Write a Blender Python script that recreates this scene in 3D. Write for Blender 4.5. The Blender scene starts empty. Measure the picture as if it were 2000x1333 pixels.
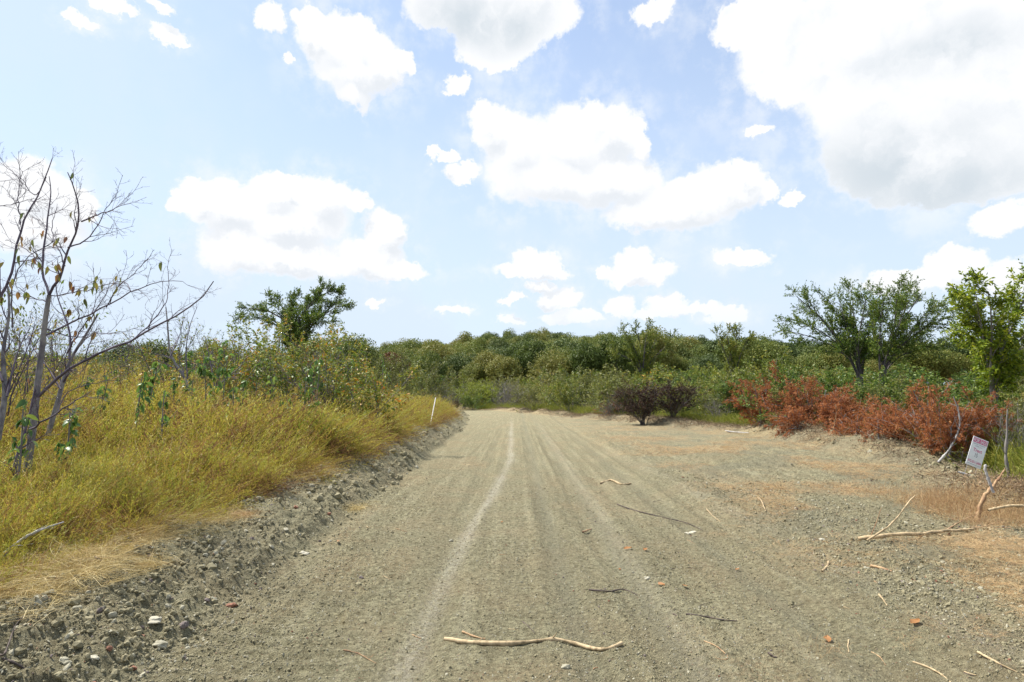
import bpy, math, random
import numpy as np
from mathutils import Vector
R = math.radians
rng = np.random.default_rng(7)
random.seed(7)
sc = bpy.context.scene
COL = sc.collection

# ------------------------------------------------------------------ camera
CAMZ, F, PITCH = 1.6, 1200.0, R(4.93)
cam = bpy.data.objects.new('camera', bpy.data.cameras.new('camera'))
COL.objects.link(cam)
cam.location = (0, 0, CAMZ)
cam.rotation_euler = (R(90) + PITCH, 0, 0)
cam.data.sensor_width = 36.0
cam.data.lens = F / 2000 * 36
cam.data.clip_start = 0.05
cam.data.clip_end = 6000
sc.camera = cam
sc.view_settings.view_transform = 'Standard'
sc.view_settings.look = 'None'
sc.view_settings.exposure = 1.05
sc.view_settings.gamma = 1
sc.view_settings.use_curve_mapping = False
sc.cycles.max_bounces = 6
sc.cycles.diffuse_bounces = 3
sc.cycles.transparent_max_bounces = 4
sc.cycles.use_denoising = True

def ray(px, py):
    a, b = (px - 1000) / F, (666.5 - py) / F
    return np.array([a, math.cos(PITCH) - b * math.sin(PITCH), math.sin(PITCH) + b * math.cos(PITCH)])
def at(px, py, Y):
    """point of the world seen at photo pixel (px, py) at distance Y along the road"""
    r = ray(px, py); r = r * (Y / r[1])
    return np.array([r[0], r[1], r[2] + CAMZ])
def ongr(px, py, z=0.0):
    r = ray(px, py); k = (z - CAMZ) / r[2]
    return np.array([r[0] * k, r[1] * k, z])

# ------------------------------------------------------------------ world
SUN_EL, SUN_AZ = R(57), R(-63)          # azimuth measured from +Y towards +X
w = bpy.data.worlds.new('World'); sc.world = w; w.use_nodes = True
nt = w.node_tree; nt.nodes.clear()
def N(t, typ, **kw):
    n = t.nodes.new(typ)
    for k, v in kw.items():
        if k.startswith('i_'): n.inputs[int(k[2:])].default_value = v
        else: setattr(n, k, v)
    return n
def L(t, a, b): t.links.new(a, b)
def M(t, op, a, b=None, c=None, clamp=False):
    n = t.nodes.new('ShaderNodeMath'); n.operation = op; n.use_clamp = clamp
    for i, v in enumerate((a, b, c)):
        if v is None: continue
        if isinstance(v, (int, float)): n.inputs[i].default_value = v
        else: t.links.new(v, n.inputs[i])
    return n.outputs[0]
def VM(t, op, a, b=None, c=None):
    n = t.nodes.new('ShaderNodeVectorMath'); n.operation = op
    for i, v in enumerate((a, b, c)):
        if v is None: continue
        if isinstance(v, (tuple, list)): n.inputs[i].default_value = v
        elif isinstance(v, (int, float)): n.inputs['Scale'].default_value = v
        else: t.links.new(v, n.inputs[i])
    return n
def SS(t, x, lo, hi, a=0.0, b=1.0):
    n = t.nodes.new('ShaderNodeMapRange'); n.interpolation_type = 'SMOOTHSTEP'
    t.links.new(x, n.inputs[0])
    for i, v in enumerate((lo, hi, a, b)): n.inputs[i + 1].default_value = v
    return n.outputs[0]
def mixc(t, f, a, b):
    n = t.nodes.new('ShaderNodeMix'); n.data_type = 'RGBA'
    for s, v in ((n.inputs[0], f), (n.inputs[6], a), (n.inputs[7], b)):
        if isinstance(v, (int, float)): s.default_value = v
        elif isinstance(v, (tuple, list)): s.default_value = tuple(v) + ((1,) if len(v) == 3 else ())
        else: t.links.new(v, s)
    return n.outputs[2]

SKYS = 0.105
sky = N(nt, 'ShaderNodeTexSky', sky_type='NISHITA', sun_disc=False, sun_elevation=SUN_EL, sun_rotation=SUN_AZ,
        altitude=200, air_density=1.0, dust_density=0.9, ozone_density=1.2)
tc = N(nt, 'ShaderNodeTexCoord')
sep = N(nt, 'ShaderNodeSeparateXYZ'); L(nt, tc.outputs['Generated'], sep.inputs[0])
az = M(nt, 'ARCTAN2', sep.outputs[0], sep.outputs[1])
el = M(nt, 'ARCSINE', sep.outputs[2])
comb = N(nt, 'ShaderNodeCombineXYZ'); L(nt, az, comb.inputs[0]); L(nt, el, comb.inputs[1])
def noise(t, v, scale, det=4, rough=.55, dist=0.0):
    n = t.nodes.new('ShaderNodeTexNoise'); t.links.new(v, n.inputs['Vector'])
    n.inputs['Scale'].default_value = scale; n.inputs['Detail'].default_value = det
    n.inputs['Roughness'].default_value = rough; n.inputs['Distortion'].default_value = dist
    return n
# billowy displacement of the cloud outlines
n1 = noise(nt, comb.outputs[0], 11, 3); n2 = noise(nt, comb.outputs[0], 38, 7, .66)
w1 = VM(nt, 'MULTIPLY', VM(nt, 'SUBTRACT', n1.outputs['Color'], (.5, .5, .5)).outputs[0], (.040, .040, 0)).outputs[0]
w2 = VM(nt, 'MULTIPLY', VM(nt, 'SUBTRACT', n2.outputs['Color'], (.5, .5, .5)).outputs[0], (.044, .044, 0)).outputs[0]
P = VM(nt, 'ADD', VM(nt, 'ADD', comb.outputs[0], w1).outputs[0], w2).outputs[0]
def azel(px, py):
    r = ray(px, py); r /= np.linalg.norm(r)
    return math.atan2(r[0], r[1]), math.asin(r[2])
def blobs(lst, k, Pv):
    out = None
    for (px, py, rx, ry) in lst:
        a, e = azel(px, py); a2, _ = azel(px + rx, py); _, e2 = azel(px, py - ry)
        sx, sy = 1 / max(abs(a2 - a), .002), 1 / max(abs(e2 - e), .002)
        d = VM(nt, 'MULTIPLY_ADD', Pv, (sx, sy, 0), (-a * sx, -e * sy, 0)).outputs[0]
        ln = VM(nt, 'LENGTH', d).outputs['Value']
        out = ln if out is None else M(nt, 'SMOOTH_MIN', out, ln, k)
    return out
CL = [ # crisp heaped clouds (photo px centre, radii)
 (530,35,30,38),(590,45,26,22),(615,55,45,38),(700,75,52,40),(790,125,20,30),(560,120,10,16),(880,300,14,10),(1545,388,20,14),(700,395,26,26),(345,392,26,22),(385,370,40,26),(560,350,34,22),(945,225,26,24),(1165,225,52,30),(1245,270,22,40),(1440,335,36,22),(1500,375,22,30),(760,425,30,16),(650,80,75,60),(690,130,85,75),(735,125,62,52),(690,185,40,34),
 (960,250,48,52),(1010,290,70,70),(1110,280,120,80),(1190,255,70,65),(1080,345,140,62),(1180,350,120,55),(905,335,40,22),(870,305,24,12),(845,290,12,12),
 (1330,395,130,55),(1430,365,75,52),(1260,415,80,38),(1548,388,20,14),
 (440,395,95,55),(540,370,60,42),(620,390,75,52),(560,430,130,50),(470,480,90,55),(560,500,130,42),
 (750,450,42,48),(715,500,75,42),(770,530,65,20),
 (1045,510,50,26),(1040,532,85,16),(1235,510,40,32),(1250,535,75,26),(1180,530,15,16),
 (1445,500,58,20),(1055,560,36,12),(1090,585,45,22),(1215,595,32,24),(1300,590,40,16),(1320,610,100,14),(1420,618,44,18),
 (885,610,38,13),(740,595,24,9),(1000,625,34,12),(1120,620,70,16),(1000,583,32,9),
 (60,370,85,65),(150,400,50,40),(60,440,110,60),(160,45,44,16),(215,10,50,18),(310,15,36,16),(320,75,42,20),(350,88,20,10),
 (1480,255,34,12),(895,165,26,22),(1280,20,44,28),
 (1780,545,120,28),(1860,510,65,30),(1950,540,70,34),(1960,430,60,34),
]
BIG = [(1650,90,250,125),(1800,150,300,190),(1960,200,220,170),(1750,300,180,100),(1900,320,240,85),(1540,130,90,75),(1480,40,100,55),
       (900,15,110,60),(990,50,100,75),(1040,20,90,80),(960,95,70,48)]
La = blobs(CL, .25, P); Lb = blobs(BIG, .2, P)
Lc = M(nt, 'MINIMUM', La, Lb)
in_a = SS(nt, La, 1.12, .80); in_b = SS(nt, Lb, 1.08, .88)
soft = M(nt, 'MULTIPLY', M(nt, 'MULTIPLY', SS(nt, Lc, 2.2, .9), SS(nt, noise(nt, comb.outputs[0], 14, 7, .65).outputs[0], .42, .66)), .45)
# clouds of the same kind carry on outside the frame
front = M(nt, 'MULTIPLY', SS(nt, M(nt, 'ABSOLUTE', az), .85, .70), SS(nt, el, .68, .58))
ng = noise(nt, tc.outputs['Generated'], 3.2, 8, .6)
gen = M(nt, 'MULTIPLY', SS(nt, ng.outputs[0], .52, .60), M(nt, 'SUBTRACT', 1.0, front))
alpha = M(nt, 'MAXIMUM', M(nt, 'MAXIMUM', M(nt, 'MAXIMUM', in_a, in_b), soft), gen)
# low clouds dissolve in the hazy air above the horizon
alpha = M(nt, 'MULTIPLY', alpha, SS(nt, el, .015, .17, .30, 1.0))
veil_n = noise(nt, comb.outputs[0], 3.5, 5, .6)
veil = M(nt, 'ADD', SS(nt, el, .75, .0, .28, .92), M(nt, 'MULTIPLY', SS(nt, veil_n.outputs[0], .40, .66), .22), clamp=True)
DK = [(930,40,110,55),(1000,60,60,40),(1750,330,200,85),(1850,370,190,55),(1850,95,150,45),(760,165,70,60)]
Ld = blobs(DK, .4, VM(nt, 'ADD', comb.outputs[0], w1).outputs[0])
dark = M(nt, 'MULTIPLY', SS(nt, Ld, 1.9, .0), in_b)
Pu = VM(nt, 'ADD', P, (-.012, .030, 0)).outputs[0]
Lu = blobs(CL, .25, Pu)
n3 = noise(nt, P, 24, 6, .6)
puff = SS(nt, M(nt, 'ADD', M(nt, 'SUBTRACT', La, Lu), M(nt, 'MULTIPLY', M(nt, 'SUBTRACT', n3.outputs[0], .5), .5)), -.15, .65)
body = SS(nt, La, 1.15, .75)
cw = mixc(nt, M(nt, 'MULTIPLY', puff, body), (.495, .50, .51), (.405, .425, .45))
dn = noise(nt, P, 9, 6, .6)
dark = M(nt, 'MULTIPLY', dark, SS(nt, dn.outputs[0], .25, .62))
puff2 = M(nt, 'MULTIPLY', SS(nt, M(nt, 'SUBTRACT', noise(nt, Pu, 13, 5, .55).outputs[0], noise(nt, P, 13, 5, .55).outputs[0]), -.02, .22), SS(nt, Lb, 1.0, .6))
cw = mixc(nt, M(nt, 'MULTIPLY', puff2, .5), cw, (.40, .425, .45))
cw = mixc(nt, dark, cw, (.33, .365, .395))
skyc = VM(nt, 'SCALE', sky.outputs[0], SKYS)
skyc.inputs['Scale'].default_value = SKYS
skyt = VM(nt, 'MULTIPLY', skyc.outputs[0], (.96, .975, 1.01))
skyv = mixc(nt, veil, skyt.outputs[0], (.365, .425, .50))
tot = mixc(nt, alpha, skyv, cw)
bg = N(nt, 'ShaderNodeBackground'); L(nt, tot, bg.inputs[0]); bg.inputs[1].default_value = 1.0
wo = N(nt, 'ShaderNodeOutputWorld'); L(nt, bg.outputs[0], wo.inputs[0])

# ------------------------------------------------------------------ sun
sl = bpy.data.lights.new('sun', 'SUN'); sl.energy = 4.2; sl.angle = R(3); sl.color = (1, .955, .88)
so = bpy.data.objects.new('sun', sl); COL.objects.link(so)
sd = Vector((math.sin(SUN_AZ) * math.cos(SUN_EL), math.cos(SUN_AZ) * math.cos(SUN_EL), math.sin(SUN_EL)))
so.rotation_euler = sd.to_track_quat('Z', 'Y').to_euler(); so.location = (0, 0, 50)

# ------------------------------------------------------------------ numpy noise
def _h(ix, iy, s):
    h = (ix.astype(np.int64) * 374761393 + iy.astype(np.int64) * 668265263 + s * 974634777) & 0xffffffff
    h = ((h ^ (h >> 13)) * 1274126177) & 0xffffffff
    return ((h ^ (h >> 16)) & 0xffffffff) / 4294967296.0
def vn(x, y, s=0):
    x = np.asarray(x, float); y = np.asarray(y, float)
    ix, iy = np.floor(x), np.floor(y); fx, fy = x - ix, y - iy
    fx = fx * fx * (3 - 2 * fx); fy = fy * fy * (3 - 2 * fy)
    a, b, c, d = _h(ix, iy, s), _h(ix + 1, iy, s), _h(ix, iy + 1, s), _h(ix + 1, iy + 1, s)
    return (a + (b - a) * fx) * (1 - fy) + (c + (d - c) * fx) * fy
def fbm(x, y, o=4, s=0, g=.5):
    t = 0; a = 1; n = 0
    for i in range(o):
        t = t + a * vn(x * 2.03 ** i + 17.3 * i, y * 2.03 ** i - 9.1 * i, s + i * 13); n += a; a *= g
    return t / n
def sst(x, a, b):
    t = np.clip((x - a) / (b - a), 0, 1); return t * t * (3 - 2 * t)

# ------------------------------------------------------------------ terrain height
def toe(y):
    y = np.asarray(y, float)
    return -2.15 - np.clip(y - 20, 0, 60) ** 2 * .0017 - .22 * (vn(y * .8, y * 0, 5) - .5) - .12 * (vn(y * 3.1, y * 0, 6) - .5)
WR = np.array([(7.0, 5.0), (7.4, 8.7), (8.9, 12), (9.4, 16), (9.9, 24), (6.9, 35), (3.9, 45), (.6, 56), (-3.0, 66)])
def wdist(x, y):
    """signed distance to the windrow line on the right (positive = beyond it)"""
    best = np.full(np.shape(x), 1e9); sg = np.ones(np.shape(x))
    for i in range(len(WR) - 1):
        a, b = WR[i], WR[i + 1]; ab = b - a
        t = np.clip(((x - a[0]) * ab[0] + (y - a[1]) * ab[1]) / (ab @ ab), 0, 1)
        dx, dy = x - a[0] - t * ab[0], y - a[1] - t * ab[1]
        d = np.hypot(dx, dy); cr = ab[1] * (x - a[0]) - ab[0] * (y - a[1])
        m = d < best; best = np.where(m, d, best); sg = np.where(m, np.sign(cr), sg)
    return best * sg
def height(x, y, fine=True):
    x = np.asarray(x, float); y = np.asarray(y, float)
    d = toe(y) - x
    fall = sst(y, 62, 34) * sst(y, -30, -5)
    n = fbm(x * .9, y * .9, 3, 1)
    bh = .58 + .42 * sst(y, 7, 14)
    berm = (sst(d, -.05, 1.05) * (.28 + .26 * n) + np.exp(-((d - .75) / .28) ** 2) * .10 * (n - .3)) * bh - sst(d, .9, 1.5) * .05
    mead = .128 * np.clip(d - 1.0, 0, 12.5) - .10 * np.clip(d - 16, 0, 14)
    z = berm * sst(y, 66, 50) + np.clip(mead, 0, 9) * fall + sst(d, 1, 4) * .22 * (fbm(x * .35, y * .35, 2, 3) - .5)
    wd = wdist(x, y)
    wm = sst(y, 72, 60) * sst(y, 3, 6)
    z = z + wm * np.exp(-(wd / .75) ** 2) * (.14 + 1.0 * fbm(x * .7, y * .7, 4, 11) * sst(vn(x * .35, y * .35, 4), .15, .6)) * (.52 - .12 * sst(y, 24, 36))
    z = z - wm * np.exp(-(wd / .75) ** 2) * (.14 + fbm(x * .7, y * .7, 4, 11)) * .62 * np.exp(-((y - 11.6) / 2.2) ** 2)
    z = z + sst(wd, .8, 8) * wm * .25 * (fbm(x * .3, y * .3, 2, 8) - .2)
    # wooded hill
    hy = sst(y, 95, 245)
    hx = np.where(x < 0, np.exp(-(x / 52) ** 2), np.exp(-(np.clip(x - 15, 0, 999) / 140) ** 2))
    z = z + hy * 13.5 * hx * (.70 + .6 * fbm(x * .022, y * .012, 3, 21))
    if fine:
        near = sst(y, 40, 16) * .75 + .25 * sst(y, 70, 50)
        road = sst(d, .05, -.15) * sst(wd, -.9, -1.6)
        bank = sst(d, -.12, .25)
        ridge = lambda v: 1 - np.abs(2 * v - 1)
        # clods on the bank and the windrow
        c = ridge(fbm(x * 3.3, y * 3.3, 4, 31, .6)) * .13 + ridge(vn(x * 11, y * 11, 33)) * .045 + ridge(vn(x * 23, y * 23, 34)) * .022
        z = z + c * near * np.clip(bank * sst(d, 3.2, 1.4) + sst(np.abs(wd), 1.2, .5), 0, 1)
        # cleared side strip, rutted
        side = sst(x, 2.0, 3.1) * sst(d, .05, -.15)
        z = z + side * near * (.10 * ridge(fbm(x * 2.6, y * 2.6, 5, 41, .65)) + .03 * vn(x * 17, y * 17, 43)) * (.4 + 1.1 * vn(x * .8, y * .5, 44))
        rut = np.exp(-((x - 3.25 - .15 * vn(y * .5, y * 0, 47)) / .22) ** 2)
        z = z + rut * near * (.085 * (fbm(x * 5, y * 4, 3, 48) - .45) - .01) * sst(y, 26, 12)
        # road: grain, wheel tracks, cleat marks along the left side
        z = z + road * near * (.020 * fbm(x * 6, y * 6, 4, 51) + .010 * vn(x * 30, y * 30, 53))
        z = z + road * near * .030 * (fbm(x * 5.5 + 2 * vn(y * .15, y * 0, 68), y * .12, 3, 67) - .5)
        for (tx, td) in ((.40, .022), (.95, .026), (-.62, .018), (1.45, .018), (2.1, .022), (2.5, .014)):
            z = z - road * near * td * 1.1 * (np.exp(-((x - tx - .22 * (vn(y * .22, y * 0, 61 + int(tx * 10)) - .5) - y * .006) / .12) ** 2) - .5 * np.exp(-((np.abs(x - tx - y * .006) - .19) / .05) ** 2))
        cm = sst(x, -2.15, -1.95) * sst(x, -.75, -1.2) * sst(y, 18, 8) * (.30 + .9 * sst(vn(x * 1.6, y * .9, 62), .2, .6))
        ph = -.0 + y / .18 + .35 * vn(x * 1.3, y * .7, 63) + x * .35
        z = z + cm * .045 * (sst(ph % 1, 0, .45) * (1 - ph % 1) ** .8) * (.75 + .45 * vn(x * 2.5, y * 5, 64)) * sst(d, 0, -.2)
        cm2 = sst(x, 1.2, 1.35) * sst(x, 1.75, 1.6) * sst(y, 11, 5)
        z = z + cm2 * .014 * (.5 + .5 * np.sin(y / .075 * 2 * np.pi)) * (.3 + .9 * vn(x * 3, y * 2, 66))
    return z
def hz(x, y, fine=True): return float(height(np.array([x]), np.array([y]), fine)[0])

# ------------------------------------------------------------------ mesh helpers
def mesh_from(name, V, Q=None, T=None, attrs=None, smooth=False, mats=(), midx=None):
    me = bpy.data.meshes.new(name)
    V = np.asarray(V, np.float32).reshape(-1, 3)
    Q = np.zeros((0, 4), np.int32) if Q is None else np.asarray(Q, np.int32).reshape(-1, 4)
    T = np.zeros((0, 3), np.int32) if T is None else np.asarray(T, np.int32).reshape(-1, 3)
    me.vertices.add(len(V)); me.vertices.foreach_set('co', V.ravel())
    nl = len(Q) * 4 + len(T) * 3
    if nl:
        me.loops.add(nl); me.loops.foreach_set('vertex_index', np.concatenate([Q.ravel(), T.ravel()]))
        me.polygons.add(len(Q) + len(T))
        st = np.concatenate([np.arange(len(Q)) * 4, len(Q) * 4 + np.arange(len(T)) * 3]).astype(np.int32)
        me.polygons.foreach_set('loop_start', st)
        if smooth: me.polygons.foreach_set('use_smooth', np.ones(len(st), bool))
        if midx is not None: me.polygons.foreach_set('material_index', np.asarray(midx, np.int32))
    for k, v in (attrs or {}).items():
        a = me.attributes.new(k, 'FLOAT' if np.ndim(v) == 1 else 'FLOAT_VECTOR', 'POINT')
        a.data.foreach_set('value' if np.ndim(v) == 1 else 'vector', np.asarray(v, np.float32).ravel())
    for m in mats: me.materials.append(m)
    me.update(calc_edges=True)
    return me
class Geo:
    def __init__(s): s.V = []; s.Q = []; s.t = []; s.n = 0; s.mi = []
    def add(s, V, Q, tint, mi=0):
        V = np.asarray(V, np.float32).reshape(-1, 3)
        s.V.append(V); s.Q.append(np.asarray(Q, np.int64).reshape(-1, 4) + s.n); s.n += len(V)
        s.t.append(np.broadcast_to(np.asarray(tint, np.float32), (len(V),)))
        s.mi.append(np.full(len(s.Q[-1]), mi))
    def mesh(s, name, mats, smooth=False):
        return mesh_from(name, np.concatenate(s.V), np.concatenate(s.Q), attrs={'tint': np.concatenate(s.t)}, mats=mats, smooth=smooth, midx=np.concatenate(s.mi))
def nrm(v): return v / (np.linalg.norm(v, axis=-1, keepdims=True) + 1e-9)
def rnd(*s): return rng.normal(size=s)
def tubes(g, P, Rr, sides=4, tint=.5, mi=0, rough=0.0):
    """P (n,k,3) centre lines, Rr (n,k) radii"""
    P = np.asarray(P, float); n, k, _ = P.shape
    T = np.gradient(P, axis=1); T = nrm(T)
    ref = np.where(np.abs(T[:, :1, 2:3]) > .9, np.array([1., 0, 0]), np.array([0., 0, 1]))
    ref = np.broadcast_to(ref, T.shape)
    A = nrm(np.cross(T, ref)); B = np.cross(T, A)
    an = np.linspace(0, 2 * np.pi, sides, endpoint=False)
    rr = np.asarray(Rr)[:, :, None] * (1 + rough * rng.uniform(-1, 1, (n, k, sides)))
    V = P[:, :, None] + rr[..., None] * (np.cos(an)[:, None] * A[:, :, None] + np.sin(an)[:, None] * B[:, :, None])
    base = (np.arange(n) * k * sides)[:, None, None]
    i = np.arange(k - 1)[None, :, None] * sides; j = np.arange(sides)[None, None]; j2 = (j + 1) % sides
    Q = np.stack([base + i + j, base + i + j2, base + i + sides + j2, base + i + sides + j], -1)
    if np.ndim(tint) == 1: tint = np.repeat(tint, k * sides)
    g.add(V, Q, tint, mi)
    # close ends for 4-sided tubes
    if sides == 4:
        g.add(V[:, -1], (np.arange(n) * 4)[:, None] + np.arange(4)[None], tint if np.ndim(tint) == 0 else tint[::k], mi)
        g.add(V[:, 0], (np.arange(n) * 4)[:, None] + np.arange(4)[None, ::-1], tint if np.ndim(tint) == 0 else tint[::k], mi)
def leaves(g, C, D, size, wr=.45, tint=None, mi=0, fold=.0, normal=None):
    """diamond leaves: base C, direction D, length size"""
    n = len(C); D = nrm(D)
    up = nrm(rnd(n, 3) + (np.array([0, 0, 1.2]) if normal is None else normal))
    S = nrm(np.cross(D, up)); U = np.cross(S, D)
    size = np.broadcast_to(size, (n,))[:, None]
    a = C; c = C + D * size; m = C + D * size * .45 - U * size * fold
    b = m + S * size * wr * .5 + U * size * fold; d = m - S * size * wr * .5 + U * size * fold
    V = np.stack([a, b, c, d], 1)
    Q = (np.arange(n) * 4)[:, None] + np.arange(4)[None]
    tint = rng.uniform(0, 1, n) if tint is None else np.broadcast_to(tint, (n,))
    g.add(V, Q, np.repeat(tint, 4), mi)
def along(P, t):
    """points and tangents at params t (n,m) on polylines P (n,k,3)"""
    n, k, _ = P.shape; f = t * (k - 1); i = np.clip(f.astype(int), 0, k - 2); u = (f - i)[..., None]
    r = np.arange(n)[:, None]; a, b = P[r, i], P[r, i + 1]
    return a + (b - a) * u, nrm(b - a)
def grow(P, Rr, m, t0, t1, ang, ln, up=0., wob=.15, K=5, rf=.6, tip=.25, taper=.5, out=0.0, flat=0.0):
    """children of the branches P: m each; ln absolute (lo,hi), shortened towards the parent's tip by taper"""
    n = len(P)
    t = t0 + (t1 - t0) * (np.arange(m)[None] + rng.uniform(0, 1, (n, m))) / m
    C, T = along(P, t)
    rad = along(np.repeat(Rr[:, :, None], 3, 2), t)[0][..., 0]
    C = C.reshape(-1, 3); T = T.reshape(-1, 3); t = t.ravel(); rad = rad.ravel(); nn = len(C)
    pr = rnd(nn, 3) * np.array([1, 1, 1 - flat]); pr = nrm(pr - (pr * T).sum(1, keepdims=True) * T)
    a = rng.uniform(ang[0], ang[1], nn)[:, None]
    D = nrm(np.cos(a) * T + np.sin(a) * pr)
    if out:
        o = C.copy(); o[:, 2] = 0; D = nrm(D + out * nrm(o))
    Ls = rng.uniform(ln[0], ln[1], nn) * (1 - taper * t)
    pts = [C]; st = (Ls / (K - 1))[:, None]
    for _ in range(K - 1):
        D = nrm(D + wob * rnd(nn, 3) + np.array([0, 0, up]))
        pts.append(pts[-1] + D * st)
    R0 = rad * rf
    return np.stack(pts, 1), R0[:, None] * np.linspace(1, tip, K)[None]
def poly(pts, K):
    """resample a control polyline smoothly to K points"""
    p = np.asarray(pts, float); s = np.r_[0, np.cumsum(np.linalg.norm(np.diff(p, axis=0), axis=1))]
    u = np.linspace(0, s[-1], K)
    q = np.stack([np.interp(u, s, p[:, i]) for i in range(3)], 1)
    for _ in range(2): q[1:-1] = .25 * q[:-2] + .5 * q[1:-1] + .25 * q[2:]
    return q

# ------------------------------------------------------------------ materials
def base_mat(name):
    m = bpy.data.materials.new(name); m.use_nodes = True; t = m.node_tree; t.nodes.clear()
    return m, t, N(t, 'ShaderNodeOutputMaterial')
def ramp(t, fac, cols):
    r = t.nodes.new('ShaderNodeValToRGB'); e = r.color_ramp.elements
    while len(e) < len(cols): e.new(.5)
    for i, c in enumerate(cols):
        e[i].position = i / (len(cols) - 1); e[i].color = tuple(c) + (1,)
    L(t, fac, r.inputs[0]); return r.outputs[0]
def leaf_mat(name, cols, trans=.3, rough=.55, patch=0.0, pscale=.5, objv=.25, spec=.3):
    """cols = ramp over the random tint of each leaf"""
    m, t, o = base_mat(name)
    a = N(t, 'ShaderNodeAttribute', attribute_name='tint')
    oi = N(t, 'ShaderNodeObjectInfo')
    f = M(t, 'ADD', a.outputs['Fac'], M(t, 'MULTIPLY', M(t, 'SUBTRACT', oi.outputs['Random'], .5), objv))
    if patch:
        geo = N(t, 'ShaderNodeNewGeometry'); nz = noise(t, geo.outputs['Position'], pscale, 3)
        f = M(t, 'ADD', f, M(t, 'MULTIPLY', M(t, 'SUBTRACT', nz.outputs[0], .5), patch))
    f = M(t, 'MAXIMUM', M(t, 'MINIMUM', f, 1.0), 0.0)
    c = ramp(t, f, cols)
    pb = N(t, 'ShaderNodeBsdfPrincipled'); L(t, c, pb.inputs['Base Color']); pb.inputs['Roughness'].default_value = rough
    pb.inputs['Specular IOR Level'].default_value = spec
    tr = N(t, 'ShaderNodeBsdfTranslucent'); L(t, c, tr.inputs[0])
    mx = N(t, 'ShaderNodeMixShader', i_0=trans); L(t, pb.outputs[0], mx.inputs[1]); L(t, tr.outputs[0], mx.inputs[2])
    L(t, mx.outputs[0], o.inputs[0]); return m
def bark_mat(name, c1, c2, scale=18, rough=.85, bump=.4):
    m, t, o = base_mat(name)
    geo = N(t, 'ShaderNodeTexCoord')
    mp = N(t, 'ShaderNodeMapping'); L(t, geo.outputs['Object'], mp.inputs[0]); mp.inputs['Scale'].default_value = (1, 1, .35)
    nz = noise(t, mp.outputs[0], scale, 6, .65)
    nz2 = noise(t, geo.outputs['Object'], scale * .25, 3)
    f = M(t, 'ADD', M(t, 'MULTIPLY', nz.outputs[0], .6), M(t, 'MULTIPLY', nz2.outputs[0], .4))
    c = mixc(t, SS(t, f, .36, .62), c1, c2)
    pb = N(t, 'ShaderNodeBsdfPrincipled'); L(t, c, pb.inputs['Base Color']); pb.inputs['Roughness'].default_value = rough
    b = N(t, 'ShaderNodeBump'); b.inputs['Strength'].default_value = bump; b.inputs['Distance'].default_value = .01
    L(t, nz.outputs[0], b.inputs['Height']); L(t, b.outputs[0], pb.inputs['Normal'])
    L(t, pb.outputs[0], o.inputs[0]); return m
MT = {}
MT['bark_pale'] = bark_mat('pale_bark', (.10, .09, .10), (.27, .25, .235))
MT['bark_dark'] = bark_mat('dark_bark', (.045, .038, .045), (.12, .105, .10))
MT['twig_purple'] = bark_mat('purple_grey_twig', (.06, .045, .07), (.15, .12, .15))
MT['bark_grey'] = bark_mat('grey_bark', (.10, .09, .08), (.22, .20, .18))
MT['peeled'] = bark_mat('peeled_wood', (.20, .145, .075), (.50, .38, .22), 30)
MT['redwood'] = bark_mat('stripped_red_wood', (.20, .10, .05), (.42, .28, .15), 25)
MT['weathered'] = bark_mat('weathered_grey_wood', (.22, .21, .21), (.48, .46, .44), 30)
MT['darkstick'] = bark_mat('dark_stick', (.035, .025, .022), (.10, .075, .06), 30)
MT['forest'] = leaf_mat('forest_foliage', [(0.07, 0.102, 0.022), (0.108, 0.148, 0.028), (0.162, 0.194, 0.038), (0.184, 0.204, 0.045), (0.216, 0.199, 0.045)], .3, .6, .35, .06, .95)  # slight distance haze of the hill is put into the forest foliage colours
MT['forest_dark'] = leaf_mat('dark_forest_foliage', [(0.058, 0.088, 0.024), (0.093, 0.132, 0.031), (0.166, 0.177, 0.037)], .18, .6, .4, .08, .5)
MT['rustcrown'] = leaf_mat('rusty_foliage', [(.10, .05, .02), (.16, .07, .03), (.12, .09, .03)], .2, .6)
MT['elm'] = leaf_mat('elm_foliage', [(0.052, 0.099, 0.026), (0.084, 0.151, 0.028), (0.159, 0.215, 0.031), (0.242, 0.257, 0.041)], .32, .5, .2, .8, .1)
MT['shrub'] = leaf_mat('shrub_foliage', [(0.066, 0.099, 0.017), (0.112, 0.158, 0.024), (0.188, 0.224, 0.033), (0.3, 0.265, 0.044)], .32, .5, .5, .7, .45)
MT['sage'] = leaf_mat('grey_green_foliage', [(0.096, 0.115, 0.029), (0.149, 0.17, 0.038), (0.21, 0.216, 0.05), (0.298, 0.247, 0.059)], .3, .55, .4, .7, .3)
MT['yshrub'] = leaf_mat('yellow_green_foliage', [(0.121, 0.155, 0.022), (0.211, 0.248, 0.027), (0.341, 0.358, 0.037)], .38, .5, .3, .8, .2)
MT['lime'] = leaf_mat('lime_foliage', [(0.072, 0.12, 0.013), (0.159, 0.228, 0.019), (0.291, 0.341, 0.026), (0.397, 0.38, 0.036)], .42, .45, .2, 1.0, .1)
MT['autumn'] = leaf_mat('mixed_autumn_foliage', [(0.067, 0.118, 0.019), (0.118, 0.19, 0.024), (0.201, 0.238, 0.029), (0.32, 0.27, 0.029), (0.537, 0.206, 0.029)], .32, .5, .35, .9, .2)
MT['rust'] = leaf_mat('dead_cedar_foliage', [(.14, .050, .020), (.26, .088, .032), (.38, .140, .048), (.47, .235, .09)], .4, .7, .5, 1.6, .15)
MT['brownbrush'] = leaf_mat('dead_brown_foliage', [(.028, .015, .010), (.055, .028, .017), (.09, .05, .025)], .15, .8, .3, 1.5, .2)
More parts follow.
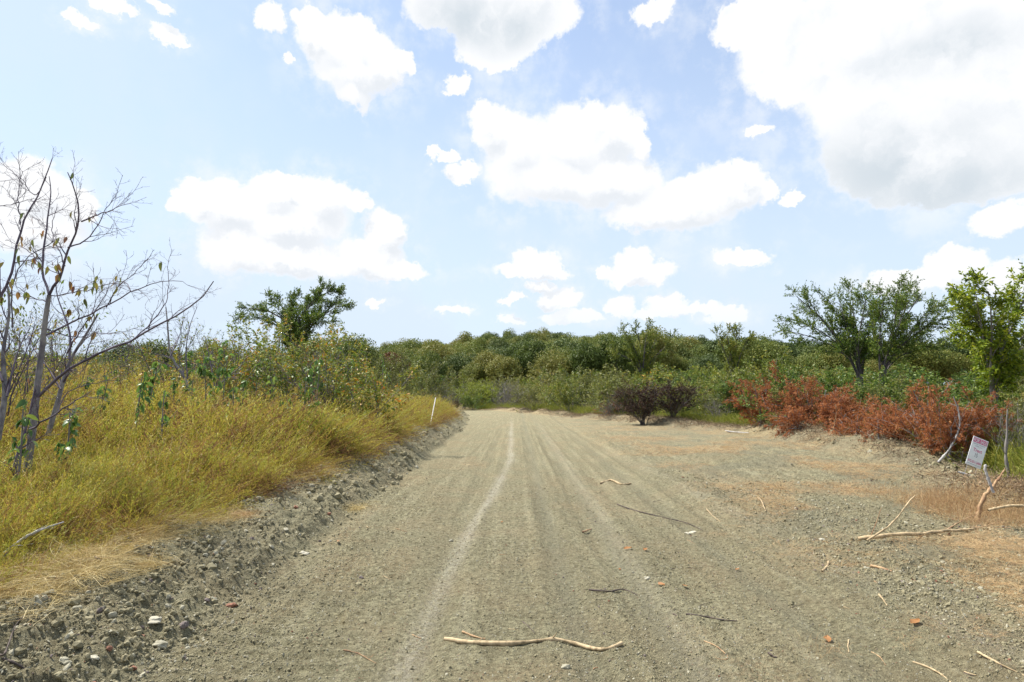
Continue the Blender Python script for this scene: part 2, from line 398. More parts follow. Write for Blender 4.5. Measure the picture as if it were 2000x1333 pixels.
MT['greytwigs'] = leaf_mat('grey_twigs', [(.09, .075, .065), (.14, .12, .10), (.19, .165, .14)], 0, .8, .2, 1, .2)
MT['grass'] = leaf_mat('meadow_grass', [(.15, .075, .042), (.28, .17, .06), (.37, .285, .05), (.36, .32, .038), (.23, .265, .03), (.44, .40, .11)], .5, .6, 1.5, 1.1, .55, .2)
MT['straw'] = leaf_mat('dry_straw', [(.30, .20, .085), (.44, .33, .13), (.56, .45, .20), (.64, .53, .28)], .25, .6, .3, 1.2, .3)
MT['redstraw'] = leaf_mat('red_dry_grass', [(.27, .15, .075), (.40, .25, .12), (.52, .37, .18), (.58, .44, .24)], .25, .65, .5, .9, .3)
MT['debris'] = leaf_mat('brush_debris', [(.08, .055, .035), (.15, .11, .07), (.24, .19, .12), (.32, .21, .12)], .05, .85, .4, 1, .3)
MT['goodgrass'] = leaf_mat('green_weeds', [(.10, .13, .02), (.18, .22, .03), (.30, .30, .045), (.34, .30, .07)], .38, .55, .4, .8, .3)

def soil(t, pos, gm=None):
    n1 = noise(t, pos, 1.3, 4); n2 = noise(t, pos, 22, 6, .7); n3 = noise(t, pos, 140, 4, .7)
    f = M(t, 'ADD', M(t, 'MULTIPLY', n2.outputs[0], .5), M(t, 'MULTIPLY', n3.outputs[0], .5))
    c = mixc(t, SS(t, f, .36, .64), (.105, .094, .050), (.43, .395, .245))
    c = mixc(t, M(t, 'MULTIPLY', SS(t, n1.outputs[0], .42, .68), .25), c, (.33, .245, .14))
    mp = N(t, 'ShaderNodeMapping'); L(t, pos, mp.inputs[0]); mp.inputs['Scale'].default_value = (1, .055, 1)
    stk = noise(t, mp.outputs[0], 7, 5, .6)
    c = mixc(t, M(t, 'MULTIPLY', SS(t, stk.outputs[0], .60, .40), .25), c, (.15, .125, .075))
    c = mixc(t, M(t, 'MULTIPLY', SS(t, stk.outputs[0], .54, .68), .18), c, (.44, .40, .28))
    chip = noise(t, pos, 75, 2, .5)
    c = mixc(t, M(t, 'MULTIPLY', SS(t, chip.outputs[0], .66, .72), .6), c, (.22, .12, .07))
    return c, n2.outputs[0], n3.outputs[0]
def ground_mat(name):
    m, t, o = base_mat(name)
    geo = N(t, 'ShaderNodeNewGeometry'); pos = geo.outputs['Position']
    c, a2, a3 = soil(t, pos)
    A = lambda k: N(t, 'ShaderNodeAttribute', attribute_name=k).outputs['Fac']
    nst = noise(t, pos, 35, 5, .7)
    # dry plant litter lying in patches
    lit = M(t, 'MULTIPLY', A('litter'), SS(t, nst.outputs[0], .40, .60))
    c = mixc(t, lit, c, mixc(t, SS(t, noise(t, pos, 9, 3).outputs[0], .4, .6), (.28, .18, .10), (.43, .335, .19)))
    pal = M(t, 'MULTIPLY', A('pale'), SS(t, noise(t, pos, 26, 4, .7).outputs[0], .30, .62))
    c = mixc(t, M(t, 'MULTIPLY', pal, .60), c, (.56, .52, .42))
    c = mixc(t, M(t, 'MULTIPLY', A('damp'), .5), c, (.17, .165, .115))
    c = mixc(t, A('turf'), c, mixc(t, SS(t, nst.outputs[0], .4, .6), (.075, .055, .028), (.16, .13, .05)))
    # small stones, red specks
    vo = N(t, 'ShaderNodeTexVoronoi'); L(t, pos, vo.inputs['Vector']); vo.inputs['Scale'].default_value = 55
    vs = N(t, 'ShaderNodeSeparateColor'); L(t, vo.outputs['Color'], vs.inputs[0])
    st = M(t, 'MULTIPLY', M(t, 'GREATER_THAN', vs.outputs[0], .90), SS(t, vo.outputs['Distance'], .42, .25))
    c = mixc(t, M(t, 'MULTIPLY', st, .75), c, mixc(t, SS(t, vs.outputs[1], .55, .9), (.42, .40, .32), (.33, .20, .13)))
    pb = N(t, 'ShaderNodeBsdfPrincipled'); L(t, c, pb.inputs['Base Color']); pb.inputs['Roughness'].default_value = .95
    pb.inputs['Specular IOR Level'].default_value = .15
    vo2 = N(t, 'ShaderNodeTexVoronoi'); L(t, pos, vo2.inputs['Vector']); vo2.inputs['Scale'].default_value = 34
    hgt = M(t, 'ADD', M(t, 'ADD', M(t, 'MULTIPLY', a2, 1.6), M(t, 'MULTIPLY', a3, .8)), M(t, 'ADD', M(t, 'MULTIPLY', st, .35), M(t, 'MULTIPLY', vo2.outputs['Distance'], -.55)))
    b = N(t, 'ShaderNodeBump'); b.inputs['Strength'].default_value = 1.0; b.inputs['Distance'].default_value = .034
    L(t, hgt, b.inputs['Height']); L(t, b.outputs[0], pb.inputs['Normal'])
    L(t, pb.outputs[0], o.inputs[0]); return m
MT['ground'] = ground_mat('bare_soil')
def rock_mat(name, c1, c2):
    m, t, o = base_mat(name)
    g = N(t, 'ShaderNodeNewGeometry'); oi = N(t, 'ShaderNodeAttribute', attribute_name='tint')
    nz = noise(t, g.outputs['Position'], 90, 5, .7)
    f = M(t, 'ADD', M(t, 'MULTIPLY', nz.outputs[0], .7), M(t, 'MULTIPLY', oi.outputs['Fac'], .3))
    c = mixc(t, SS(t, f, .3, .7), c1, c2)
    pb = N(t, 'ShaderNodeBsdfPrincipled'); L(t, c, pb.inputs['Base Color']); pb.inputs['Roughness'].default_value = .9
    b = N(t, 'ShaderNodeBump'); b.inputs['Strength'].default_value = .7; b.inputs['Distance'].default_value = .006
    L(t, nz.outputs[0], b.inputs['Height']); L(t, b.outputs[0], pb.inputs['Normal'])
    L(t, pb.outputs[0], o.inputs[0]); return m
MT['clod'] = rock_mat('soil_clod', (.20, .175, .10), (.46, .42, .265))
MT['paleclod'] = rock_mat('pale_clod', (.30, .28, .20), (.55, .51, .39))
MT['whiterock'] = rock_mat('white_limestone', (.40, .37, .28), (.60, .57, .47))
MT['redrock'] = rock_mat('red_sandstone', (.22, .10, .06), (.42, .24, .15))
MT['purplerock'] = rock_mat('purple_grey_stone', (.14, .11, .10), (.28, .23, .20))
def plain(name, c, rough=.5, metal=0.0):
    m, t, o = base_mat(name)
    g = N(t, 'ShaderNodeTexCoord'); nz = noise(t, g.outputs['Object'], 12, 4)
    cc = mixc(t, M(t, 'MULTIPLY', SS(t, nz.outputs[0], .35, .7), .18), c, tuple(x * .6 for x in c))
    pb = N(t, 'ShaderNodeBsdfPrincipled'); L(t, cc, pb.inputs['Base Color']); pb.inputs['Roughness'].default_value = rough
    pb.inputs['Metallic'].default_value = metal
    L(t, pb.outputs[0], o.inputs[0]); return m

# ------------------------------------------------------------------ object helpers
def link(name, me, parent=None, kind=None, label=None, cat=None, group=None, loc=None, rz=None, sc_=None):
    o = bpy.data.objects.new(name, me); COL.objects.link(o)
    if parent is not None: o.parent = parent
    if kind: o['kind'] = kind
    if label: o['label'] = label
    if cat: o['category'] = cat
    if group: o['group'] = group
    if loc is not None: o.location = tuple(float(v) for v in loc)
    if rz is not None: o.rotation_euler[2] = rz
    if sc_ is not None: o.scale = (sc_,) * 3 if np.ndim(sc_) == 0 else sc_
    return o
def thing(name, label, cat, loc=(0, 0, 0), rz=0., s=1., group=None):
    return link(name, None, None, None, label, cat, group, loc, rz, s)
def dup(root, loc, rz, s, label=None, group=None):
    r = root.copy(); COL.objects.link(r); r.location = tuple(float(v) for v in loc); r.rotation_euler = (0, 0, rz)
    r.scale = (s,) * 3 if np.ndim(s) == 0 else s
    if label: r['label'] = label
    if group: r['group'] = group
    for ch in list(root.children):
        c = ch.copy(); COL.objects.link(c); c.parent = r
    return r
def protos(name, meshes):
    c = bpy.data.collections.new(name)
    for i, me in enumerate(meshes):
        c.objects.link(bpy.data.objects.new('%s_%02d' % (name, i), me))
    return c
def scatter(name, pts, rot, scl, idx, coll, label=None, cat=None, kind='stuff'):
    me = mesh_from(name, pts, attrs={'rot': rot, 'scl': scl, 'idx': idx})
    o = link(name, me, kind=kind, label=label, cat=cat)
    g = bpy.data.node_groups.new(name + '_nodes', 'GeometryNodeTree')
    g.interface.new_socket('Geometry', in_out='INPUT', socket_type='NodeSocketGeometry')
    g.interface.new_socket('Geometry', in_out='OUTPUT', socket_type='NodeSocketGeometry')
    gi, go = g.nodes.new('NodeGroupInput'), g.nodes.new('NodeGroupOutput')
    ci = g.nodes.new('GeometryNodeCollectionInfo'); ci.inputs['Collection'].default_value = coll
    ci.inputs['Separate Children'].default_value = True; ci.inputs['Reset Children'].default_value = True
    ip = g.nodes.new('GeometryNodeInstanceOnPoints'); ip.inputs['Pick Instance'].default_value = True
    def na(nm, ty):
        n = g.nodes.new('GeometryNodeInputNamedAttribute'); n.data_type = ty; n.inputs['Name'].default_value = nm; return n.outputs['Attribute']
    e2r = g.nodes.new('FunctionNodeEulerToRotation')
    L(g, na('rot', 'FLOAT_VECTOR'), e2r.inputs[0]); L(g, e2r.outputs[0], ip.inputs['Rotation'])
    L(g, na('scl', 'FLOAT_VECTOR'), ip.inputs['Scale'])
    fi = g.nodes.new('FunctionNodeFloatToInt'); L(g, na('idx', 'FLOAT'), fi.inputs[0]); L(g, fi.outputs[0], ip.inputs['Instance Index'])
    L(g, gi.outputs[0], ip.inputs['Points']); L(g, ci.outputs[0], ip.inputs['Instance']); L(g, ip.outputs[0], go.inputs[0])
    md = o.modifiers.new('scatter', 'NODES'); md.node_group = g
    return o

# ================================================================== GROUND
def graded(a, b, n, p=2.5): return a + (b - a) * (np.linspace(0, 1, n) ** p)
xs = np.concatenate([graded(-4.4, -900, 90, 3.2)[::-1], np.arange(-4.375, 8.6, .024), graded(8.62, 900, 110, 3.0)])
yn = 2.7 * np.exp(np.arange(0, 640) * .0052)
ys = np.concatenate([graded(2.68, -500, 34, 3)[::-1], yn, graded(yn[-1] + .6, 1500, 70, 2.2)])
X, Y = np.meshgrid(xs, ys)
Z = height(X, Y)
nx, ny = len(xs), len(ys)
V = np.stack([X, Y, Z], -1).reshape(-1, 3)
ii = (np.arange(ny - 1)[:, None] * nx + np.arange(nx - 1)[None])
Q = np.stack([ii, ii + 1, ii + 1 + nx, ii + nx], -1).reshape(-1, 4)
d_ = toe(Y) - X; wd_ = wdist(X, Y)
wmask = sst(Y, 72, 60)
turf = np.clip(sst(d_, 1.0, 1.7) + sst(wd_, .5, 1.6) + sst(Y, 58, 64), 0, 1)
litter = sst(X, 1.6, 4.2) * sst(fbm(X * .6, Y * .7, 4, 71), .44, .62) * .8
litter = np.maximum(litter, sst(np.abs(wd_), 1.7, .7) * (.75 + .2 * sst(Y, 22, 36)))
litter = np.maximum(litter, sst(fbm(X * 1.1, Y * .35, 3, 72), .62, .74) * .35)
litter = np.maximum(litter, np.exp(-((X - 1.35 - .25 * (vn(Y * .6, Y * 0, 75) - .5)) / .28) ** 2) * .45 * sst(fbm(X * 2, Y * 1.2, 3, 76), .40, .60))
litter *= (1 - turf) * sst(d_, 1.2, -.2)
lc = -.62 + .60 * sst(Y, 3, 17) + .05 * (vn(Y * .4, Y * 0, 73) - .5)
pale = np.exp(-((X - lc) / (.065 + .04 * vn(Y * 2.3, Y * 0, 77))) ** 2) * (.55 + .45 * vn(Y * 1.1, Y * 0, 74)) * sst(Y, 45, 25)
pale = np.maximum(pale, .30 * np.exp(-((X - 1.05 - Y * .012) / .10) ** 2) * sst(Y, 50, 10))
pale = np.maximum(pale, .40 * np.exp(-((X - 3.0 + Y * .02) / .14) ** 2) * sst(Y, 22, 8) * vn(X * 2, Y * 1.5, 78))
damp = np.clip(sst(d_, -.05, .3) * sst(d_, 1.6, .8) * .25 * (.4 + vn(X * .8, Y * .8, 79)) + .75 * np.exp(-((X - .40 - Y * .008) / .10) ** 2) + .6 * np.exp(-((X - .95 - Y * .010) / .09) ** 2) + .5 * np.exp(-((X - 1.9 - Y * .02) / .12) ** 2) + .8 * sst(X, 2.6, 3.4) * sst(fbm(X * 1.3, Y * 1.3, 3, 81), .5, .68), 0, 1)  # darker soil tone: bank strip, bands along the tracks, patches on the right
AT = dict(litter=litter.ravel(), pale=pale.ravel(), damp=damp.ravel(), turf=turf.ravel())
def sub(mask, name, kind='structure'):
    q = Q[mask]; u, inv = np.unique(q, return_inverse=True)
    me = mesh_from(name, V[u], inv.reshape(-1, 4), attrs={k: v[u] for k, v in AT.items()}, smooth=True, mats=[MT['ground']])
    return link(name, me, kind=kind)
dc = d_[:-1, :-1].ravel(); wc = wd_[:-1, :-1].ravel(); yc = Y[:-1, :-1].ravel(); xc = X[:-1, :-1].ravel()
mroad = (dc < 0) & (xc < 3.3) & (wc < -1.0) & (yc > -120) & (yc < 62)
mbank = (dc >= 0) & (dc < 1.45) & (yc > -120) & (yc < 62)
sub(mroad, 'dirt_road'); sub(mbank, 'soil_bank'); sub(~(mroad | mbank), 'ground')

# ================================================================== CLODS AND GRAVEL
def rock_mesh(name, mat, sub_=1, flat=.7, seed=0, jag=.42):
    """irregular stone from a jittered, squashed icosphere"""
    import bmesh
    bm = bmesh.new(); bmesh.ops.create_icosphere(bm, subdivisions=sub_ + 1, radius=.5)
    r = np.random.default_rng(seed); off = r.uniform(0, 50, 3); ax = r.uniform(.75, 1.25, 3)
    for v in bm.verts:
        c = v.co.normalized(); k = 1 + jag * 2 * (float(vn(c.x * 1.7 + off[0], c.y * 1.7 + c.z * 1.3 + off[1], 5)) - .5) + jag * .6 * (float(vn(c.x * 5 + off[2], c.z * 5 - c.y * 3, 6)) - .5)
        v.co = Vector((c.x * ax[0], c.y * ax[1], c.z * ax[2] * flat)) * .5 * k
    me = bpy.data.meshes.new(name); bm.to_mesh(me); bm.free(); me.materials.append(mat)
    return me
clods = [rock_mesh('clod', MT['clod'], 1 if i < 3 else 0, .75, i) for i in range(7)] + [rock_mesh('clod', MT['paleclod'], 0, .6, 20 + i) for i in range(2)] + \
        [rock_mesh('clod', MT['redrock'], 0, .7, 30), rock_mesh('clod', MT['purplerock'], 0, .7, 31)]
cc = protos('clod', clods)
def pick(n, x0, x1, y0, y1, dens):
    """random positions kept with probability dens(x,y); y spaced so that the near ground gets more"""
    x = rng.uniform(x0, x1, n); u = rng.uniform(0, 1, n); y = y0 * (y1 / y0) ** u
    k = rng.uniform(0, 1, n) < dens(x, y); return x[k], y[k]
def idx_(n, p): return rng.choice(len(p), n, p=np.array(p) / sum(p)).astype(float)
x, y = pick(420000, -3.9, 8.0, 2.7, 14, lambda x, y: np.clip(.28 * sst(toe(y) - x, -.35, .1) * sst(toe(y) - x, 1.9, 1.2) * sst(vn(x * 2, y * 2, 90), .1, .5)
      + .10 + .20 * sst(vn(x * 1.2, y * .8, 92), .4, .8) + .20 * sst(toe(y) - x, -1.0, -.1) * sst(y, 7, 3) + .22 * np.exp(-((x - 3.3) / .45) ** 2) + .40 * sst(x, 2.2, 3.4) * sst(vn(x * 1.5, y * 1.5, 91), .3, .8), 0, 1) * sst(y, 14, 5))
n = len(x); bank = sst(toe(y) - x, -.5, .2)
s = (.0045 + .010 * rng.uniform(0, 1, n) ** 3 + bank * .036 * rng.uniform(0, 1, n) ** 12 + .02 * sst(x, 2.2, 3.4) * rng.uniform(0, 1, n) ** 10) * (1 + .05 * y)
scatter('soil_clods', np.stack([x, y, height(x, y) + s * .12], 1), rng.uniform(0, 6.28, (n, 3)), np.repeat(s[:, None], 3, 1) * rng.uniform(.8, 1.3, (n, 3)),
        idx_(n, [.12] * 7 + [.10, .10, .006, .02]), cc, 'loose clods and gravel of grey olive soil on the road and bank', 'soil clods')

# ================================================================== GRASS
def grass_clump(name, mat, ns, h, spread, lean, leaf_n, leaf_len, wdt=.004, K=5, tl=(0., 1.), droop=.25, twigs=0):
    g = Geo()
    b = rnd(ns, 3) * spread; b[:, 2] = -.04
    D = nrm(rnd(ns, 3) * .22 + b * 1.2 * np.array([1, 1, 0]) + np.array([lean, 0, 1.0]))
    Ls = h * rng.uniform(.55, 1.1, ns); pts = [b]
    for i in range(K - 1):
        D = nrm(D + rnd(ns, 3) * .08 + np.array([lean * .25, 0, -droop * i / K]))
        pts.append(pts[-1] + D * (Ls / (K - 1))[:, None])
    P = np.stack(pts, 1)
    S = nrm(np.cross(D, rnd(ns, 3)))[:, None] * (wdt * np.linspace(1, .35, K))[None, :, None]
    Vv = np.stack([P - S * .5, P + S * .5], 2).reshape(-1, 3)
    i0 = (np.arange(ns)[:, None] * K + np.arange(K - 1)[None]) * 2
    tn = rng.uniform(tl[0], tl[1], ns)
    g.add(Vv, np.stack([i0, i0 + 1, i0 + 3, i0 + 2], -1), np.repeat(tn * .7, K * 2))
    if twigs:
        P2, R2 = grow(P, np.full(P.shape[:2], .002), twigs, .35, .95, (.3, .7), (h * .18, h * .34), up=.12, wob=.15, K=3)
        S = nrm(rnd(len(P2), 3))[:, None] * (wdt * .6)
        Vv = np.stack([P2 - S * .5, P2 + S * .5], 2).reshape(-1, 3)
        i0 = (np.arange(len(P2))[:, None] * 3 + np.arange(2)[None]) * 2
        g.add(Vv, np.stack([i0, i0 + 1, i0 + 3, i0 + 2], -1), np.repeat(np.repeat(tn, twigs) * .8 + .1, 6))
        C, T = along(P2, rng.uniform(.1, 1, (len(P2), 3)))
        C = C.reshape(-1, 3); T = T.reshape(-1, 3)
        leaves(g, C, nrm(T + rnd(len(C), 3) * .35), rng.uniform(.5, 1, len(C)) * leaf_len * .8, .3, np.clip(np.repeat(np.repeat(tn, twigs), 3) + .25 * rng.uniform(0, 1, len(C)), 0, 1))
    if leaf_n:
        t = rng.uniform(.2, 1, (ns, leaf_n)); C, T = along(P, t)
        C = C.reshape(-1, 3); T = T.reshape(-1, 3)
        dd = nrm(T + rnd(len(C), 3) * .45 + np.array([0, 0, .15]))
        leaves(g, C, dd, rng.uniform(.5, 1.1, len(C)) * leaf_len, .22, np.clip(np.repeat(tn, leaf_n) * .8 + .2 * t.ravel() + rng.normal(0, .08, len(C)), 0, 1))
    return g.mesh(name, [mat])
print('ground done')
broom = [grass_clump('meadow_clump', MT['grass'], 22, .70 + .16 * (i % 3), .11, .02 + .12 * (i % 3), 8, .055, .006, twigs=5) for i in range(5)] + \
        [grass_clump('blade_clump', MT['grass'], 50, .80, .13, .28, 0, .03, .007) for i in range(3)] + \
        [grass_clump('weed_clump', MT['goodgrass'], 16, .75, .12, .1, 12, .075, .006, twigs=3) for i in range(2)] + \
        [grass_clump('brown_clump', MT['grass'], 34, .62, .13, .55, 4, .045, .005, tl=(0., .35), twigs=2, droop=.6) for i in range(2)]
broom += [grass_clump('stalk_clump', MT['straw'], 7, 1.15, .12, .15, 10, .04, .006, droop=.1)]
gc = protos('meadow_clump', broom)
def straw_mesh(name, mat, ns, area, ln, up=.35, w=.0026, K=8):
    g = Geo(); b = rnd(ns, 3) * area; b[:, 2] = rng.uniform(-.01, .02, ns)
    main = rng.uniform(0, 6.28, 4)[rng.integers(0, 4, ns)] + rng.normal(0, .5, ns)
    D = nrm(np.stack([np.cos(main), np.sin(main), rng.uniform(.05, 1, ns) * up * 2], 1)); pts = [b]; Ls = ln * rng.uniform(.4, 1.2, ns)
    turn = rng.normal(0, .22, ns)
    for i in range(K - 1):
        D = nrm(D + np.stack([-D[:, 1] * turn, D[:, 0] * turn, np.full(ns, -.16)], 1) + rnd(ns, 3) * .05)
        q = pts[-1] + D * (Ls / (K - 1))[:, None]; q[:, 2] = np.maximum(q[:, 2], .004 + .01 * rng.uniform(0, 1, ns)); pts.append(q)
    P = np.stack(pts, 1); S = nrm(np.cross(D, rnd(ns, 3)))[:, None] * (w * np.linspace(1, .4, K))[None, :, None]
    i0 = (np.arange(ns)[:, None] * K + np.arange(K - 1)[None]) * 2
    g.add(np.stack([P - S * .5, P + S * .5], 2).reshape(-1, 3), np.stack([i0, i0 + 1, i0 + 3, i0 + 2], -1), np.repeat(rng.uniform(0, 1, ns), K * 2))
    return g.mesh(name, [mat])
def mdens(x, y):
    d = toe(y) - x
    return sst(d, .85 + .35 * 0, 1.35) * sst(d, 24, 17) * sst(y, 44, 36)
x, y = pick(38000, -24, -2.5, 2.2, 46, lambda x, y: mdens(x, y) * (x > -.95 * y - 3.0))
n = len(x); edge = sst(toe(y) - x, 2.4, 1.0)
far = np.clip(y / 14, 0, 1)
hs = (.55 + .75 * fbm(x * .8, y * .8, 3, 95)) * (1 - .15 * edge) * (.52 + .48 * sst(y, 5, 12)) * (1 - .15 * sst(toe(y) - x, 5, 9)) * rng.uniform(.8, 1.15, n)
rot = np.stack([rng.normal(0, .12, n), rng.normal(0, .12, n) + .30 * edge, rng.normal(0, .7, n)], 1)
scatter('meadow_grass', np.stack([x, y, height(x, y) - .02], 1), rot, np.stack([hs * (1 + .5 * far), hs * (1 + .5 * far), hs], 1),
        np.where(rng.uniform(0, 1, n) < .12 + .55 * edge, rng.integers(10, 12, n), np.where(rng.uniform(0, 1, n) < .05, 12, np.where(rng.uniform(0, 1, n) < .10, rng.integers(8, 10, n), rng.choice(8, n, p=np.array([.15] * 5 + [.25 / 3] * 3))))).astype(float), gc,
        'waist high yellow green broomweed and grass covering the left bank', 'grass')
# green weeds beyond the windrow and along the far road end
weed = protos('weed_clump', [grass_clump('weed_clump', MT['goodgrass'], 40, .55, .15, .1, 4, .05, .008) for i in range(4)])
x, y = pick(60000, -6, 26, 8, 75, lambda x, y: sst(wdist(x, y), .5, 1.1) * sst(wdist(x, y), 7, 3.5) * (x < .92 * y + 1))
n = len(x); hs = rng.uniform(.6, 1.4, n) * (.7 + .6 * vn(x * .3, y * .3, 97))
scatter('roadside_weeds', np.stack([x, y, height(x, y) - .02], 1), np.stack([rng.normal(0, .15, n), rng.normal(0, .15, n), rng.uniform(0, 6.28, n)], 1),
        np.stack([hs * 1.3, hs * 1.3, hs], 1), idx_(n, [1] * 4), weed, 'low yellow green grass growing behind the earth windrow', 'grass')
# straw at the foot of the bank, dry red grass on the cleared side
strawc = protos('straw_clump', [straw_mesh('straw_clump', MT['straw'], 50, .06, .30) for i in range(3)] +
                [straw_mesh('red_clump', MT['redstraw'], 44, .10, .22, .2) for i in range(3)] +
                [grass_clump('red_clump', MT['redstraw'], 26, .30, .10, .1, 0, .02, .0022, K=5, droop=.3) for i in range(2)])
x, y = pick(16000, -5, -2.0, 2.4, 22, lambda x, y: sst(np.abs(toe(y) - x - 1.05 - .2 * sst(y, 5, 3)), .42 + .2 * sst(y, 6, 3), .05) * np.clip(sst(vn(x * 1.7, y * 1.1, 98), .35, .65) + .6 * sst(y, 5.5, 3.5), 0, 1) * .55)
x2, y2 = pick(30000, 1.8, 10, 4, 30, lambda x, y: sst(x, 2.2, 4.5) * sst(wdist(x, y), .4, -.3) * sst(fbm(x * .6, y * .7, 4, 71), .48, .64) * sst(y, 34, 6) * .8)
x3, y3 = pick(3500, 5.0, 8.4, 6.3, 11, lambda x, y: np.exp(-((x - 6.4) / .9) ** 2 - ((y - 8.0) / 1.1) ** 2) * sst(vn(x * 1.6, y * 1.6, 99), .2, .5))
n1, n2, n3 = len(x), len(x2), len(x3)
idx = np.concatenate([rng.integers(0, 3, n1), rng.integers(3, 6, n2), rng.integers(5, 8, n3)]).astype(float)
x = np.r_[x, x2, x3]; y = np.r_[y, y2, y3]; n = len(x)
hs = rng.uniform(.6, 1.2, n) * np.r_[np.ones(n1), np.full(n2, .75), np.full(n3, 1.1)]
low = np.r_[np.full(n1, .8), np.full(n2, .45), np.full(n3, .75)]
scatter('dry_grass', np.stack([x, y, height(x, y) + .005], 1), np.stack([rng.normal(0, .25, n), rng.normal(0, .25, n), rng.uniform(0, 6.28, n)], 1),
        np.stack([hs, hs, hs * low], 1), idx, strawc, 'dry straw and reddish dead grass lying on the bare soil', 'dry grass')

# ================================================================== WOODY PLANTS
def stemset(n, spread, lean, h, K=6, wob=.10, up=.05, r=.02, tip=.3):
    b = rnd(n, 3) * spread; b[:, 2] = 0
    D = nrm(rnd(n, 3) * lean + b * .8 + np.array([0, 0, 1.0])); Ls = h * rng.uniform(.75, 1.05, n); pts = [b]
    for i in range(K - 1):
        D = nrm(D + rnd(n, 3) * wob + np.array([0, 0, up])); pts.append(pts[-1] + D * (Ls / (K - 1))[:, None])
    return np.stack(pts, 1), r * rng.uniform(.8, 1.2, n)[:, None] * np.linspace(1, tip, K)[None]
def foliage(g, P, m, size, spread=.5, wr=.45, droop=0., tint=None, t0=.05, fold=.05):
    n = len(P); t = rng.uniform(t0, 1, (n, m)); C, T = along(P, t); C = C.reshape(-1, 3); T = T.reshape(-1, 3)
    D = nrm(T * .6 + rnd(len(C), 3) * spread + np.array([0, 0, -droop]))
    tn = np.clip(np.repeat(rng.uniform(0, 1, n), m) * .55 + rng.uniform(0, .45, len(C)), 0, 1) if tint is None else tint
    leaves(g, C, D, rng.uniform(.6, 1.2, len(C)) * size, wr, tn, fold=fold)
def shrub(kind, leafmat, barkmat, h, ns, m1, m2, nl, size, wr=.45, droop=0., lean=.35, spread=.10, r=.018, up=.1, tmin=.15):
    """multi-stemmed bush: returns (wood mesh, foliage mesh)"""
    P0, R0 = stemset(ns, spread, lean, h, r=r)
    P1, R1 = grow(P0, R0, m1, tmin, .97, (.4, 1.0), (h * .28, h * .48), up=up, wob=.15, K=5)
    P2, R2 = grow(P1, R1, m2, .15, 1, (.4, 1.1), (h * .10, h * .22), up=up, wob=.2, K=4)
    g = Geo(); tubes(g, P0, R0, 4); tubes(g, P1, R1, 3)
    S = nrm(rnd(len(P2), 3))[:, None] * np.maximum(R2, .0035)[..., None]
    Vv = np.stack([P2 - S, P2 + S], 2).reshape(-1, 3); i0 = (np.arange(len(P2))[:, None] * 4 + np.arange(3)[None]) * 2
    g.add(Vv, np.stack([i0, i0 + 1, i0 + 3, i0 + 2], -1), .5)
    f = Geo()
    if nl:
        foliage(f, P2, nl, size, wr=wr, droop=droop); foliage(f, P1, max(nl // 2, 2), size, wr=wr, droop=droop, t0=.3)
    return g.mesh('stems', [barkmat]), (f.mesh('foliage', [leafmat]) if nl else None)
def as_thing(name, meshes, label, cat, loc, rz, s, group=None):
    t = thing(name, label, cat, loc, rz, s, group)
    link('stem', meshes[0], t, kind='stuff')
    if meshes[1] is not None: link('foliage', meshes[1], t, kind='stuff')
    return t
def top_height(px, py_top, Yd):
    """world x, ground z and height needed for a plant whose top is seen at py_top"""
    p = at(px, py_top, Yd); z = hz(p[0], Yd, False); return p[0], z, p[2] - z

ZN = [(330, 'left of the bent bare sapling'), (450, 'behind the bent bare sapling'), (560, 'left of the dark elm'), (640, 'behind the dark elm'), (720, 'right of the dark elm'), (800, 'left of the white stake'), (880, 'above the white stake'),
      (930, 'left of the road end'), (970, 'just above the road end'), (1010, 'above the bend of the road'), (1060, 'just right of the road end'), (1120, 'well right of the road end'), (1165, 'left of the upright elm'), (1210, 'close left of the upright elm'),
      (1260, 'behind the upright elm'), (1310, 'close right of the upright elm'), (1350, 'above the dark brown bushes'), (1395, 'close left of the light green elm'), (1445, 'behind the light green elm'), (1500, 'close right of the light green elm'),
      (1560, 'above the left red brush heap'), (1630, 'left of the elm pair'), (1700, 'behind the left elm of the pair'), (1770, 'behind the right elm of the pair'), (1850, 'right of the elm pair'), (1930, 'left of the lime leaved tree'), (9999, 'behind the lime leaved tree')]
def zone(px): return next(n for a, n in ZN if px < a)
def pxof(x, y): return 1000 + F * x / (y * math.cos(PITCH))
# --- forest on the hill
def crown_tree(mat, seed, h=9., wdt=7., cs=.27, nq=8500, trunk=True):
    f = Geo(); nb = 34
    c = rnd(nb, 3); c = nrm(c) * rng.uniform(.45, 1, (nb, 1)) ** .6; c[:, 2] = np.where(c[:, 2] < -.5, -c[:, 2] * .6, c[:, 2])
    c = c * np.array([wdt * .40, wdt * .40, h * .30]) + np.array([0, 0, h * .60])
    rad = rng.uniform(.6, 1.25, nb) * wdt * .20
    k = rng.integers(0, nb, nq); dirs = nrm(rnd(nq, 3) + np.array([0, 0, .25])); P_ = c[k] + dirs * (rad[k] * rng.uniform(.75, 1.08, nq))[:, None]
    tn = np.clip(rng.uniform(0, 1, nb)[k] * .5 + rng.uniform(0, .5, nq), 0, 1)
    leaves(f, P_, nrm(rnd(nq, 3) + dirs * .2), rng.uniform(.6, 1.2, nq) * cs, .75, tn, normal=dirs * 2.2, fold=.08)
    g = Geo(); P0 = poly([(0, 0, -.5), (.1, 0, h * .3), (0, .1, h * .65)], 5)[None]
    tubes(g, P0, np.linspace(.2, .07, 5)[None], 5); P1, R1 = grow(P0, np.linspace(.2, .07, 5)[None], 7, .3, 1, (.4, .9), (h * .2, h * .4), up=.1, K=4); tubes(g, P1, R1, 3)
    return g.mesh('trunk', [MT['bark_grey']]), f.mesh('crown', [mat])
